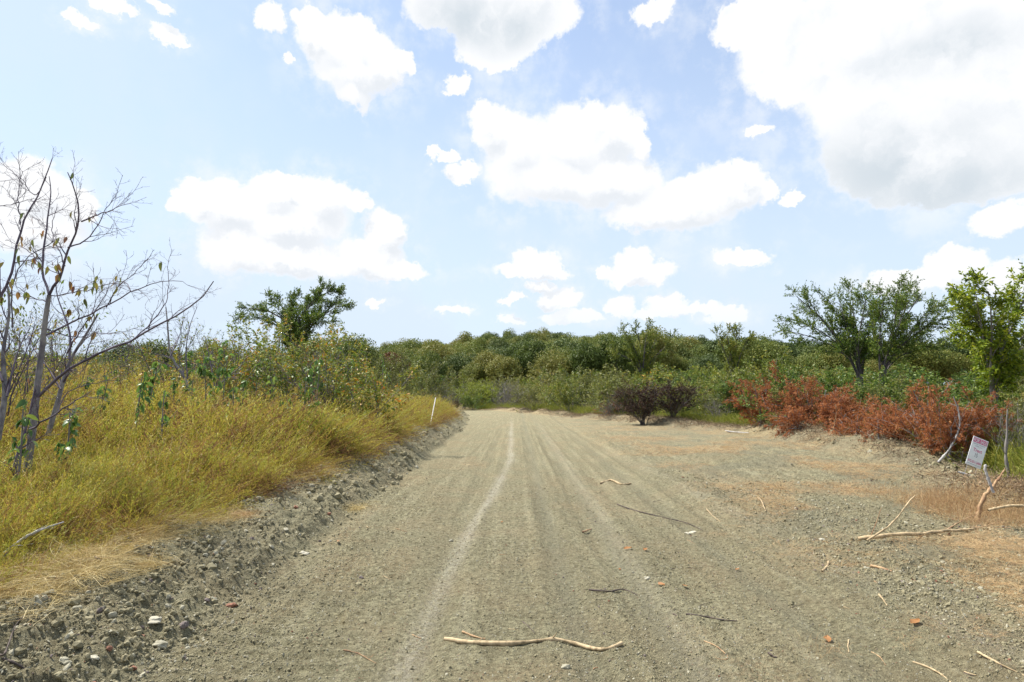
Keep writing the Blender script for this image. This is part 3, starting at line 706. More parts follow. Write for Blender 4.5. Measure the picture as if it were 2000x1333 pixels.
ft = [crown_tree(MT['forest'], i, 9 + (i % 3), 6.5 + (i % 2) * 1.3) for i in range(4)] + [crown_tree(MT['forest_dark'], 9, 9.5, 7) for i in range(2)] + [crown_tree(MT['rustcrown'], 8, 8, 5)]
def place_forest():
    pts = []
    for row in range(24):
        yy = 104 + row * 6.5
        for k in range(-40, 60):
            x0 = k * 6.2 + (row % 2) * 3 + random.uniform(-1.8, 1.8); y0 = yy + random.uniform(-2.2, 2.2)
            if abs(x0) > y0 * .90 + 4: continue
            if x0 < -.33 * y0 - 10 and random.random() < .4: continue
            pts.append((x0, y0))
    return pts
fp = place_forest()
fz = height(np.array([p[0] for p in fp]), np.array([p[1] for p in fp]), False)
front_idx = [i for i, p in enumerate(fp) if -.32 * p[1] < p[0] < .5 * p[1]]
# largest in view: crowns showing above the one in front
elev = {}
vis = []
for i in sorted(range(len(fp)), key=lambda i: fp[i][1]):
    x0, y0 = fp[i]; top = (fz[i] + 9.3 - CAMZ) / y0; b0 = int((x0 / y0) * 60)
    if top > elev.get(b0, -9) + .0015 or y0 < 118: vis.append(i)
    elev[b0] = max(elev.get(b0, -9), top)
random.shuffle(vis)
vis = sorted(vis, key=lambda i: (i not in set(front_idx), fp[i][1]))[:250]
visset = set(vis); first = {}
TL = {0: 'rounded mid green forest tree', 1: 'broad olive green forest tree', 2: 'dark green forest tree', 3: 'small rust brown tree'}
for i in vis:
    x0, y0 = fp[i]; rr = random.random()
    k = 6 if rr > .965 else (random.choice([4, 5]) if rr < .22 else random.randrange(4))
    cls = 3 if k == 6 else 2 if k >= 4 else (0 if k % 2 == 0 else 1)
    rw = 'hill foot' if y0 < 120 else 'lower hill' if y0 < 150 else 'mid hill' if y0 < 180 else 'upper hill' if y0 < 215 else 'skyline'
    tl = TL[cls] + ', ' + rw + ', ' + zone(pxof(x0, y0))
    if k not in first:
        t = thing('forest_tree', tl, 'tree', (x0, y0, fz[i] - .2), random.uniform(0, 6.28), random.uniform(.75, 1.25), 'trees of the wooded hill')
        link('trunk', ft[k][0], t); link('crown', ft[k][1], t, kind='stuff'); first[k] = t
    else:
        dup(first[k], (x0, y0, fz[i] - .2), random.uniform(0, 6.28), random.uniform(.75, 1.28) * (.9 if k == 6 else 1), tl)
rest = [i for i in range(len(fp)) if i not in visset]
fcol = protos('hill_tree', [m[1] for m in ft[:6]])
n = len(rest)
scatter('distant_woodland', np.array([[fp[i][0], fp[i][1], fz[i] - .2] for i in rest]), np.stack([np.zeros(n), np.zeros(n), rng.uniform(0, 6.28, n)], 1),
        np.repeat(rng.uniform(.75, 1.25, n)[:, None], 3, 1), rng.integers(0, 6, n).astype(float), fcol, 'continuous green woodland filling the rest of the hill', 'woodland')
print('forest', len(vis), n)

# --- shrub kinds
SH = {
 'green': [shrub('s', MT['shrub'], MT['bark_grey'], 3.0, 7, 9, 7, 9, .125) for _ in range(3)],
 'sage': [shrub('s', MT['sage'], MT['bark_grey'], 3.0, 8, 9, 7, 9, .11, .42) for _ in range(3)],
 'yellow': [shrub('s', MT['yshrub'], MT['bark_dark'], 3.0, 9, 9, 7, 9, .115, .42, lean=.5) for _ in range(2)],
 'dense': [shrub('s', MT['elm'], MT['bark_dark'], 3.0, 9, 10, 7, 10, .11, .5, lean=.55) for _ in range(2)],
 'autumn': [shrub('s', MT['autumn'], MT['bark_grey'], 3.2, 4, 9, 6, 6, .13, .45, droop=.7, r=.024) for _ in range(3)],
 'brown': [shrub('s', MT['brownbrush'], MT['bark_dark'], 2.6, 12, 10, 7, 10, .08, .4, lean=.22) for _ in range(1)],
 'grey': [shrub('s', MT['greytwigs'], MT['bark_grey'], 2.6, 12, 9, 7, 1, .05, .12, lean=.35) for _ in range(2)],
 'bare': [shrub('s', MT['autumn'], MT['twig_purple'], 3.2, 4, 11, 8, 1, .10, .42, lean=.35, r=.020, up=.14, spread=.2) for _ in range(3)],
}
KN = {'green': ('leafy_shrub', 'mid green leafy shrub', 'shrub'), 'sage': ('grey_green_shrub', 'dull grey green shrub', 'shrub'), 'yellow': ('willow_shrub', 'bright yellow green willowy shrub', 'shrub'),
      'dense': ('dense_shrub', 'dense dark green shrub', 'shrub'), 'autumn': ('turning_sapling', 'sapling with hanging green and orange leaves', 'sapling'),
      'brown': ('dead_brown_shrub', 'dead dark brown shrub', 'shrub'), 'grey': ('twiggy_shrub', 'leafless grey twiggy shrub', 'shrub'), 'bare': ('bare_sapling', 'nearly leafless purple grey sapling', 'sapling')}
ROOT = {}
def put(kind, px, top, Yd, wide=1.0, label=None, group=None, var=None):
    x0, z0, hh = top_height(px, top, Yd); v = random.randrange(len(SH[kind])) if var is None else var
    zs = np.array([p.co.z for p in SH[kind][v][0].vertices]).max() if (kind, v, 'h') not in ROOT else ROOT[(kind, v, 'h')]
    ROOT[(kind, v, 'h')] = zs
    s = max(hh, .5) / zs; nm, lb, cat = KN[kind]; label = label or (lb + ' in the thicket beyond the road')
    group = group or 'shrubs of the thicket'
    sv = (s * wide, s * wide, s); loc = (x0, Yd, z0 - .05); rz = random.uniform(0, 6.28)
    if (kind, v) not in ROOT:
        ROOT[(kind, v)] = as_thing(nm, SH[kind][v], label, cat, loc, rz, sv, group); return ROOT[(kind, v)]
    return dup(ROOT[(kind, v)], loc, rz, sv, label, group)
random.seed(11)
# thicket across the right: (kind, px, top, distance, width)
named = [
 ('yellow', 905, 742, 66, 1.5, 'yellow green willowy shrub left of the road end'), ('yellow', 955, 735, 70, 1.6, 'brighter yellow green shrub right at the road end'),
 ('dense', 925, 765, 61, 1.3, 'low dark shrub closing the end of the road'), ('grey', 975, 768, 64, 1.4, 'grey twiggy bush at the end of the road'),
 ('grey', 1000, 738, 66, 1.2, 'grey brown leafless bush right of the yellow green shrubs'),
 ('brown', 893, 778, 58, .9, 'small dark brown bush beside the end of the left bank'),
 ('sage', 1040, 752, 54, 1.5, 'round grey green bush standing at the right of the road end'),
 ('yellow', 1075, 748, 56, 1.3, 'yellowish bush just right of the round grey green bush'),
 ('green', 1112, 735, 47, 1.2, 'thin green sapling bush beside the far windrow'), ('sage', 1150, 712, 50, 1.4, 'tall grey green bush behind the pinkish dead bush'),
 ('grey', 1190, 765, 38, 1.0, 'pale grey twigs in front of the tall grey green bush'), ('green', 1215, 725, 40, 1.2, 'leafy green bush left of the dark brown bush'),
 ('brown', 1255, 738, 31, 1.7, 'dark brown dead bush at the windrow, left one of the pair'), ('brown', 1310, 735, 31, 1.8, 'dark brown dead bush at the windrow, right one of the pair'),
 ('yellow', 1345, 735, 36, 1.0, 'yellow leaved bush right behind the dark brown dead bushes'), ('green', 1375, 722, 34, 1.2, 'tall green bush right of the dark brown dead bushes'),
 ('grey', 1400, 765, 30, 1.3, 'grey twiggy bush behind the strip of yellow grass'), ('sage', 1450, 745, 30, 1.3, 'low grey green bush behind the strip of yellow grass'),
 ('green', 1500, 672, 27, 1.1, 'tall leafy green sapling left of the red cedar brush'), ('autumn', 1520, 735, 28, .9, 'green sapling standing behind the left red cedar brush'),
 ('green', 1475, 700, 30, 1.0, 'light green sapling further left behind the red cedar brush'),
 ('dense', 1580, 708, 23, 1.3, 'dense dark green bush under the left elm crown'), ('dense', 1640, 706, 24, 1.3, 'dense dark bush against the left elm trunk'),
 ('sage', 1705, 742, 20.5, 1.2, 'pale green bush between the two red brush heaps'), ('green', 1660, 752, 22, 1.0, 'green bush rising behind the left red brush heap'),
 ('green', 1760, 728, 21, 1.3, 'green bush right behind the elm trunks'), ('dense', 1830, 716, 22, 1.3, 'dark green bush under the right elm crown'),
 ('dense', 1905, 722, 18, 1.3, 'dark green bush below the lime leaved tree'), ('sage', 1960, 735, 14, 1.0, 'grey green bush at the right edge behind the sale sign'),
 ('grey', 1985, 770, 12.5, .9, 'grey twiggy bush at the right edge behind the sale sign'), ('green', 2010, 760, 13, 1.2, 'green bush at the right picture edge'),
]
for k, px, top, Yd, wd, lab in named: put(k, px, top, Yd, wd, lab)
# filler rows
for (y0, y1, p0, p1, step, t0, t1, kinds) in [
    (88, 98, 700, 1650, 26, 722, 742, ['green', 'sage', 'dense', 'yellow', 'sage']),
    (72, 84, 690, 1560, 30, 735, 752, ['sage', 'green', 'grey', 'yellow', 'sage']),
    (52, 62, 1080, 1650, 30, 712, 738, ['sage', 'green', 'sage', 'yellow', 'grey', 'green']),
    (38, 46, 1180, 1720, 34, 706, 732, ['sage', 'green', 'yellow', 'dense', 'autumn']),
    (28, 33, 1420, 2050, 42, 714, 740, ['green', 'sage', 'dense', 'green']),
    (22, 26, 1540, 2060, 55, 722, 752, ['dense', 'green', 'sage'])]:
    px = p0
    while px < p1:
        kd = random.choice(kinds); qx = px + random.uniform(-8, 8)
        rw = {88: 'farthest row', 72: 'second farthest row', 52: 'far row', 38: 'middle row', 28: 'near row', 22: 'nearest row'}[y0]
        put(kd, qx, random.uniform(t0 - 6, t1 + 4), random.uniform(y0, y1), random.uniform(1.1, 1.8), KN[kd][1] + ', ' + rw + ', ' + zone(qx))
        px += step * random.uniform(.75, 1.25)
# --- left ridge
G2 = 'saplings along the crest of the left meadow'
for k, px, top, Yd, wd, lab in [
 ('autumn', 515, 612, 20, .95, 'sapling with orange tinged leaves left below the dark elm'), ('autumn', 560, 600, 22, 1.0, 'sapling of orange and green leaves in front of the dark elm'),
 ('autumn', 620, 628, 20, 1.0, 'leafy sapling right below the dark elm crown'), ('autumn', 665, 625, 19, .9, 'green sapling with pointed hanging leaves right of the dark elm'),
 ('autumn', 700, 655, 21, .8, 'last tall hanging leaf sapling before the wooded hill'), ('sage', 745, 690, 30, .8, 'thin grey green bush on the meadow crest left of the hill'),
 ('green', 715, 700, 26, .8, 'small green bush on the meadow crest'), ('sage', 785, 668, 62, .9, 'slim sapling sticking up at the left foot of the hill'),
 ('sage', 845, 700, 60, .8, 'slim pale green tree before the dark wooded hill'),
 ('bare', 420, 655, 17, .8, 'thin leafy sapling in the middle of the meadow crest'), ('bare', 445, 628, 18, .9, 'sapling with sparse green leaves left of the dark elm group'),
 ('bare', 470, 665, 19, .8, 'low sparse sapling next to the dark elm group'), ('bare', 350, 600, 14, .8, 'bare grey sapling with forked twigs on the meadow crest'),
 ('bare', 385, 640, 16, .8, 'bare sapling left of the thin leafy sapling'), ('bare', 255, 655, 15, .9, 'twiggy sapling behind the arching branch'),
 ('bare', 215, 640, 14, .9, 'twiggy sapling right of the near leafless tree'), ('bare', 150, 600, 12, .9, 'leafless sapling behind the near leafless tree'),
 ('bare', 60, 560, 10, .9, 'leafless sapling at the left behind the near tree'), ('bare', 5, 520, 9, .9, 'leafless sapling at the left picture edge'),
 ('bare', 110, 620, 13, .9, 'low twiggy sapling on the left crest'), ('bare', 300, 660, 17, .8, 'low twiggy sapling in the gap of the crest')]:
    put(k, px, top, Yd, wd, lab, G2)
for i, (px, top) in enumerate([(290, 690), (315, 672), (340, 668), (372, 676), (398, 650), (425, 640), (450, 662), (488, 652), (512, 655), (535, 648), (555, 668), (598, 662), (625, 668), (650, 650), (682, 655), (705, 690), (735, 712), (60, 690), (130, 686), (190, 682), (240, 690)]):
    kd = ['autumn', 'autumn', 'bare', 'bare', 'autumn'][i % 5]
    put(kd, px, top, random.uniform(15, 22) if px > 250 else random.uniform(13, 17), random.uniform(.9, 1.3), ('turning', 'pale', 'spindly', 'sparse', 'bushy')[i % 5] + ' leafy sapling of the crest band, ' + zone(px), G2)
for i in range(14):
    put(random.choice(['grey', 'bare', 'sage', 'autumn']), 40 + i * 48 + random.uniform(-20, 20), random.uniform(682, 710), random.uniform(22, 27), 1.0, 'low bush over the left crest, ' + zone(40 + i * 48), 'low bushes on the left crest')
print('shrubs')

# --- elms
def elm(limbs, r0, crown, leafmat, bark, size=.05, nl=9, m=(7, 7, 5), up=.02, droop=.0, t0=.3):
    """limbs: list of control polylines in local metres; crown: (l1, l2, l3) branch lengths"""
    K = 9; P0 = np.stack([poly(p, K) for p in limbs]); R0 = np.array([r * np.linspace(1, .22, K) for r in r0])
    P1, R1 = grow(P0, R0, m[0], t0, 1, (.2, .6), (crown[0] * .7, crown[0]), up=up, wob=.10, K=6, rf=.55, taper=.35)
    P2, R2 = grow(P1, R1, m[1], .1, 1, (.3, .8), (crown[1] * .6, crown[1]), up=up * .5, wob=.12, K=5, rf=.5, taper=.4)
    P3, R3 = grow(P2, R2, m[2], .1, 1, (.3, .9), (crown[2] * .6, crown[2]), up=0, wob=.12, K=4, rf=.5, taper=.2)
    g = Geo(); tubes(g, P0, R0, 7, rough=.06); tubes(g, P1, np.maximum(R1, .006), 5); tubes(g, P2, np.maximum(R2, .004), 3)
    f = Geo()
    foliage(f, P3, nl, size, spread=.40, wr=.5, droop=droop); foliage(f, P1, nl, size, spread=.5, wr=.5, t0=.45, droop=droop); foliage(f, P2, nl, size, spread=.45, wr=.5, t0=.3, droop=droop)
    return g.mesh('trunk', [bark]), f.mesh('crown', [leafmat])
def elm_px(pls, Yd, base_px, label, r0, crown, leafmat=MT['elm'], bark=MT['bark_dark'], name='elm_tree', depth=.35, **kw):
    x0 = at(base_px, 760, Yd)[0]; z0 = hz(x0, Yd, False); limbs = []
    for pl in pls:
        dj = random.uniform(-depth, depth)
        pts = [(0, 0, 0)]
        for i, (px, py) in enumerate(pl):
            yy = Yd + dj * (i + 1); q = at(px, py, yy); pts.append((q[0] - x0, yy - Yd, q[2] - z0))
        limbs.append(pts)
    if name == 'elm_tree' and Yd < 30:
        limbs = [[(p[0] * 1.06, p[1], p[2] * (1 if k == 0 else .91 + .04 * (p[2] < 2.4))) for k, p in enumerate(l)] for l in limbs]
    if Yd == 35: limbs = [[(p[0] * 1.22, p[1], p[2] * (1 if k == 0 else .97)) for k, p in enumerate(l)] for l in limbs]
    if name == 'lime_leaved_tree': limbs = [[(p[0] * 1.35, p[1], p[2]) for p in l] for l in limbs]
    w_, f_ = elm(limbs, r0, crown, leafmat, bark, **kw)
    t = thing(name, label, 'tree', (x0, Yd, z0)); link('trunk', w_, t); link('crown', f_, t, kind='stuff'); return t
elm_px([[(1681, 715), (1670, 660), (1640, 600), (1615, 555)], [(1681, 715), (1675, 655), (1665, 590), (1660, 545)], [(1681, 715), (1655, 665), (1610, 612), (1580, 560)], [(1681, 712), (1690, 660), (1700, 600), (1712, 555)],
        [(1681, 720), (1665, 690), (1640, 640), (1600, 590), (1560, 555)], [(1681, 720), (1668, 680), (1655, 620), (1640, 570)],
        [(1682, 715), (1672, 670), (1680, 610), (1690, 560)], [(1680, 705), (1650, 665), (1600, 640), (1550, 628)], [(1682, 700), (1678, 650), (1665, 590)],
        [(1681, 705), (1640, 650), (1590, 612), (1550, 600)]],
       26, 1682, 'feathery spreading elm on the right with dark trunk, left of the pair', [.05, .045, .05, .04, .07, .06, .06, .045, .045, .045], (1.15, .65, .32), m=(9, 8, 4), size=.07, nl=11, t0=.45, up=-.01)
elm_px([[(1718, 715), (1735, 660), (1760, 600), (1775, 555)], [(1718, 715), (1745, 665), (1790, 610), (1815, 570)], [(1718, 712), (1740, 650), (1750, 590), (1748, 548)], [(1718, 712), (1712, 650), (1700, 600), (1695, 560)],
        [(1718, 717), (1722, 680), (1745, 630), (1770, 580), (1790, 550)], [(1718, 715), (1728, 680), (1775, 640), (1825, 600)],
        [(1718, 710), (1716, 660), (1720, 600), (1725, 560)], [(1720, 705), (1750, 675), (1790, 665), (1840, 650)], [(1720, 705), (1730, 650), (1750, 590), (1755, 560)],
        [(1720, 705), (1750, 660), (1800, 620), (1835, 585)]],
       25, 1718, 'feathery spreading elm on the right, the one leaning right', [.05, .045, .05, .04, .07, .06, .06, .045, .045, .045], (1.15, .65, .32), m=(9, 8, 4), size=.07, nl=11, t0=.45, up=-.01)
elm_px([[(575, 680), (568, 640), (540, 612), (500, 608)], [(575, 680), (585, 620), (605, 580), (628, 556)], [(576, 680), (595, 640), (630, 605), (655, 575)], [(576, 680), (572, 620), (575, 590), (580, 575)],
        [(575, 680), (572, 640), (560, 610), (530, 600), (512, 598)], [(578, 680), (580, 630), (590, 590), (620, 570), (640, 560)], [(576, 680), (570, 620), (560, 585), (545, 578)],
        [(578, 680), (600, 630), (625, 605), (648, 590)], [(575, 680), (574, 640), (590, 600), (610, 580)], [(576, 680), (585, 640), (600, 620), (620, 625)]],
       35, 577, 'dark green elm with wind swept flat crown behind the left meadow', [.06, .06, .06, .06, .11, .10, .08, .08, .08, .07], (1.2, .7, .34), m=(10, 9, 5), size=.085, nl=12, up=.05)
elm_px([[(1255, 740), (1250, 700), (1235, 670), (1225, 655)], [(1255, 740), (1258, 690), (1262, 650)], [(1255, 740), (1262, 700), (1280, 665)], [(1255, 740), (1254, 690), (1246, 650)], [(1256, 740), (1268, 705), (1305, 672)], [(1255, 740), (1245, 705), (1205, 690)]],
       48, 1256, 'upright open elm rising over the middle of the thicket', [.11, .10, .09, .09, .07, .07], (1.5, .9, .45), m=(8, 7, 5), size=.11, nl=9, up=.08, leafmat=MT['shrub'])
elm_px([[(1432, 750), (1428, 690), (1420, 655)], [(1432, 750), (1436, 690), (1440, 652)], [(1432, 750), (1445, 690), (1462, 660)], [(1432, 750), (1420, 690), (1402, 662)]],
       40, 1432, 'light green open topped young elm left of the two big elms', [.08, .08, .07, .07], (1.1, .7, .38), m=(8, 7, 5), size=.10, nl=9, up=.10, leafmat=MT['shrub'])
elm_px([[(1936, 715), (1915, 660), (1895, 620), (1885, 590)], [(1936, 715), (1925, 640), (1925, 590), (1922, 560)], [(1938, 715), (1958, 650), (1970, 600), (1968, 560)], [(1938, 700), (1950, 680), (1930, 650), (1910, 640)],
        [(1935, 720), (1930, 660), (1915, 610), (1900, 580)], [(1938, 720), (1945, 650), (1950, 600), (1948, 570)], [(1940, 720), (1965, 650), (1985, 600), (1995, 570)], [(1935, 715), (1905, 680), (1885, 650)],
        [(1938, 715), (1960, 690), (1990, 670), (2020, 650)], [(1940, 720), (1990, 640), (2030, 590)]],
       17, 1938, 'tall tree with bright lime green leaves at the right edge', [.04, .04, .04, .03, .05, .05, .05, .04, .04, .05], (.95, .55, .26), m=(8, 7, 4), size=.10, nl=7, leafmat=MT['lime'], bark=MT['bark_grey'], name='lime_leaved_tree', droop=.25)
print('elms')

# --- near leafless tree on the left
def px_limb(pl, y0, y1, K=12):
    m_ = len(pl); return poly([at(px, py, y0 + (y1 - y0) * i / (m_ - 1)) for i, (px, py) in enumerate(pl)], K)
NB = at(40, 960, 6.4); NB[2] = hz(NB[0], NB[1], False)
near = thing('leafless_tree', 'nearly leafless pale barked young tree at the left edge of the meadow', 'tree', NB)
trunkp = [(46, 965), (55, 900), (66, 833), (70, 780), (76, 730), (82, 690), (86, 640), (90, 610), (96, 577)]
g = Geo(); tp = px_limb(trunkp, 6.4, 6.45, 14)
tubes(g, (tp - NB)[None], np.linspace(.040, .021, 14)[None], 9, rough=.05)
link('trunk', g.mesh('trunk', [MT['bark_pale']], True), near)
BR = [ # photo polylines, depth start/end, radius
 ([(22, 985), (31, 899), (45, 860), (52, 833), (60, 792), (68, 765), (74, 750)], 6.2, 6.42, .030),
 ([(96, 577), (84, 550), (82, 520), (90, 460), (96, 400), (99, 370), (96, 345)], 6.45, 6.9, .018),
 ([(96, 577), (115, 550), (129, 520), (132, 484), (148, 455), (159, 433), (150, 385), (147, 370), (132, 337)], 6.45, 6.1, .020),
 ([(159, 433), (180, 424), (195, 418), (222, 408), (246, 400)], 6.15, 5.9, .010),
 ([(132, 484), (160, 478), (180, 460), (190, 445), (196, 425), (226, 383)], 6.3, 6.5, .010),
 ([(72, 778), (97, 754), (121, 733), (148, 712), (193, 688), (248, 671), (297, 645), (330, 622), (372, 604), (402, 583), (417, 550)], 6.42, 5.6, .021),
 ([(90, 655), (126, 634), (168, 619), (207, 601), (255, 571), (312, 547), (330, 544), (357, 550)], 6.45, 6.9, .014),
 ([(255, 571), (250, 555), (240, 545), (215, 560), (195, 572)], 6.7, 7.0, .007), ([(207, 601), (222, 575), (226, 563), (262, 535), (290, 505)], 6.65, 6.4, .008),
 ([(52, 847), (72, 830), (114, 805), (135, 792), (152, 781), (179, 764)], 6.3, 5.9, .014),
 ([(114, 805), (120, 775), (145, 760), (185, 748), (240, 743)], 6.15, 6.4, .007),
 ([(90, 346), (69, 391), (45, 352), (20, 332), (0, 318)], 7.0, 7.3, .008),
 ([(24, 640), (24, 545), (39, 520), (66, 490), (90, 481), (125, 484)], 6.9, 6.4, .010), ([(-30, 640), (0, 580), (24, 544), (30, 500), (39, 439), (69, 391), (90, 346), (102, 310)], 6.7, 7.1, .022),
 ([(39, 439), (36, 400), (34, 370), (44, 335)], 6.9, 7.1, .009), ([(-10, 405), (20, 400), (50, 392), (66, 387)], 7.1, 7.1, .007),
 ([(82, 520), (60, 495), (40, 480), (10, 470)], 6.5, 6.9, .008), ([(90, 590), (60, 580), (40, 565), (25, 545)], 6.5, 6.8, .008),
 ([(96, 577), (140, 575), (180, 565), (215, 552), (250, 560)], 6.45, 6.1, .008), ([(131, 690), (145, 660), (165, 640), (185, 610), (205, 580), (215, 550)], 6.9, 6.6, .012),
 ([(248, 671), (290, 640), (325, 600), (330, 570), (326, 520)], 6.1, 6.6, .009), ([(127, 520), (105, 470), (100, 440), (112, 405)], 6.3, 6.6, .008), ([(86, 640), (120, 655), (150, 665), (175, 650), (215, 655), (270, 640)], 6.5, 6.9, .009),
]
allP, allR = [], []
for pl, a, b, r in BR:
    P_ = px_limb(pl, a, b, 14); P_[1:-1] += rnd(12, 3) * .006
    r *= .78; Rr = np.linspace(r, max(r * .28, .0025), 14); g = Geo(); tubes(g, (P_ - NB)[None], Rr[None], 6, rough=.05)
    link('branch', g.mesh('branch', [MT['bark_pale'] if r > .025 else MT['twig_purple']], True), near)
    allP.append(P_); allR.append(Rr)
allP = np.stack(allP); allR = np.stack(allR)
P1, R1 = grow(allP, allR, 6, .15, 1.0, (.45, 1.0), (.22, .55), up=.04, wob=.14, K=6, rf=.6, taper=.4); R1 = np.maximum(R1, .0020)
P2, R2 = grow(P1, R1, 5, .1, 1.0, (.5, 1.0), (.08, .22), up=.03, wob=.15, K=4, rf=.8, taper=.3); R2 = np.maximum(R2, .0013)
P3, R3 = grow(P2, R2, 2, .3, 1.0, (.5, 1.0), (.03, .08), up=.02, wob=.1, K=3, rf=.9); R3 = np.maximum(R3, .001)
g = Geo(); tubes(g, P1 - NB, R1, 4); tubes(g, P2 - NB, R2, 3); tubes(g, P3 - NB, R3, 3)
link('twig', g.mesh('twig', [MT['twig_purple']]), near, kind='stuff')
# leaf meshes (pointed oval, folded and curled) shared by all leaf parts
def leaf_mesh(name, mat, curl=.25, wr=.42, n=6):
    u = np.linspace(0, 1, n); wd = wr * .5 * np.sin(np.pi * u ** .8) ** .9; g = Geo()
    z = -curl * u ** 2; fold = .35
    mid = np.stack([u, 0 * u, z], 1); l = np.stack([u, wd, z + wd * fold], 1); r = np.stack([u, -wd, z + wd * fold], 1)
    V_ = np.stack([l, mid, r], 1).reshape(-1, 3); i = np.arange(n - 1) * 3
    g.add(V_, np.concatenate([np.stack([i, i + 1, i + 4, i + 3], 1), np.stack([i + 1, i + 2, i + 5, i + 4], 1)]), .5)
    return g.mesh(name, [mat], True)
LM = lambda nm, c: leaf_mat(nm, c, .4, .4, 0, 1, .9, .5)
lf_mixed = LM('turning_leaf', [(.09, .14, .03), (.20, .22, .04), (.30, .24, .05), (.30, .14, .05), (.16, .06, .04)])
lf_green = LM('broad_green_leaf', [(.05, .11, .025), (.09, .18, .035), (.16, .26, .05), (.24, .31, .06)])
lfm = [leaf_mesh('leaf', lf_mixed, .2 + .15 * i, .40) for i in range(3)]
lfg = [leaf_mesh('leaf', lf_green, .3 + .2 * i, .50) for i in range(3)]
def add_leaf(parent, meshes, pos, direc, size):
    o = link('leaf', random.choice(meshes), parent, loc=pos)
    q = Vector(direc).normalized().to_track_quat('X', 'Z').to_euler(); o.rotation_euler = q
    o.rotation_euler.rotate_axis('X', random.uniform(-.9, .9)); o.scale = (size,) * 3
cand = P2.reshape(-1, 3)[::3]
Lp = []
for (cx, cy, rr, k) in [(20, 460, 28, 9), (35, 530, 30, 9), (60, 520, 22, 5), (100, 535, 30, 9), (70, 460, 25, 4), (150, 560, 30, 6), (55, 590, 30, 5), (190, 545, 22, 6), (85, 650, 30, 5), (170, 640, 30, 5), (120, 470, 30, 4), (222, 530, 14, 4), (15, 610, 25, 4), (140, 600, 30, 4), (100, 355, 10, 1), (150, 415, 14, 3), (330, 525, 6, 1)]:
    for _ in range(int(k * 1.25)):
        c = at(cx + random.gauss(0, rr * .6), cy + random.gauss(0, rr * .6), random.uniform(6.1, 6.8))
        j = np.argmin(((cand - c) ** 2).sum(1)); Lp.append(cand[j])
for c in Lp:
    add_leaf(near, lfm, c - NB, (random.uniform(-.5, .5), random.uniform(-.5, .5), -1), random.uniform(.06, .105))
# second pale stem just behind
def side_sapling(pls, y0, base, label, r0=.02, tw=(6, 4)):
    B = at(*base, y0); B[2] = hz(B[0], B[1], False); t = thing('leafless_sapling', label, 'sapling', B)
    PP = np.stack([px_limb(pl, y0, y0 + d, 12) for pl, d, _ in pls]); RR = np.stack([np.linspace(r, max(.3 * r, .003), 12) for _, _, r in pls])
    g = Geo(); tubes(g, PP[:1] - B, RR[:1], 7, rough=.06); link('trunk', g.mesh('trunk', [MT['bark_pale']], True), t)
    if len(PP) > 1:
        for i in range(1, len(PP)):
            g = Geo(); tubes(g, PP[i:i + 1] - B, RR[i:i + 1], 5); link('branch', g.mesh('branch', [MT['twig_purple']], True), t)
    P1, R1 = grow(PP, RR, tw[0], .25, 1, (.4, .9), (.25, .7), up=.08, wob=.14, K=6, rf=.55, taper=.4); R1 = np.maximum(R1, .0025)
    P2, R2 = grow(P1, R1, tw[1], .1, 1, (.5, 1), (.1, .28), up=.04, wob=.15, K=4, rf=.7); R2 = np.maximum(R2, .0016)
    g = Geo(); tubes(g, P1 - B, R1, 3); tubes(g, P2 - B, R2, 3); link('twig', g.mesh('twig', [MT['twig_purple']]), t, kind='stuff'); return t
side_sapling([([(93, 850), (110, 795), (119, 761), (128, 726), (135, 702), (150, 680), (165, 660), (190, 616)], .3, .036), ([(135, 702), (140, 660), (128, 620), (110, 580), (108, 540)], .4, .016),
              ([(119, 761), (95, 720), (70, 690), (50, 650)], .4, .012)], 8.2, (92, 870), 'pale leafless sapling leaning right just behind the near tree')
side_sapling([([(-5, 860), (5, 800), (14, 775), (10, 740), (0, 700), (15, 640), (22, 600), (15, 560)], .3, .036), ([(14, 775), (25, 720), (40, 670), (60, 640)], .4, .014), ([(5, 745), (-15, 690), (-30, 650)], .3, .014)], 7.2, (-8, 880), 'pale leafless sapling cut by the left picture edge')
side_sapling([([(373, 800), (366, 740), (345, 715), (331, 700), (328, 640), (324, 600)], .3, .034), ([(331, 700), (350, 660), (360, 620)], .5, .012), ([(366, 740), (362, 680), (372, 630), (385, 600)], .5, .015)], 12.5, (374, 815), 'bent leafless sapling standing alone on the meadow crest', tw=(7, 4))
side_sapling([([(405, 800), (420, 760), (450, 730), (468, 722), (480, 700)], .3, .022), ([(420, 760), (410, 700), (400, 660)], .5, .014)], 12.8, (404, 815), 'leaning forked sapling right of the bent leafless sapling', tw=(6, 4))

# --- broad-leaved saplings in the meadow (each large leaf a part)
def broad(px, pyb, pyt, Yd, nl, label, size=.15, lean=0):
    B = at(px, pyb, Yd); B[2] = hz(B[0], Yd, False); top = at(px + lean, pyt, Yd)[2] - B[2]
    t = thing('broadleaf_sapling', label, 'sapling', B, group='broad leaved saplings in the meadow grass')
    P0 = poly([(0, 0, 0), (random.uniform(-.05, .05), 0, top * .5), (lean * Yd / F, random.uniform(-.1, .1), top)], 7)[None]
    R0 = np.linspace(.014, .006, 7)[None]; P1, R1 = grow(P0, R0, 7, .25, .95, (.4, .9), (top * .25, top * .42), up=.15, K=5)
    g = Geo(); tubes(g, P0, R0, 6); tubes(g, P1, R1, 4); link('stem', g.mesh('stem', [MT['bark_grey']]), t)
    P_ = np.concatenate([along(P1, rng.uniform(.2, 1, (len(P1), 8)))[0].reshape(-1, 3), along(P0, rng.uniform(.3, 1, (1, 12)))[0].reshape(-1, 3)])
    for _ in range(int(nl * 2.5)):
        c = P_[random.randrange(len(P_))]; a = random.uniform(0, 6.28); dr = random.uniform(-.1, 1.5)
        add_leaf(t, lfg, c, (math.cos(a), math.sin(a), -dr), size * random.uniform(.5, .9))
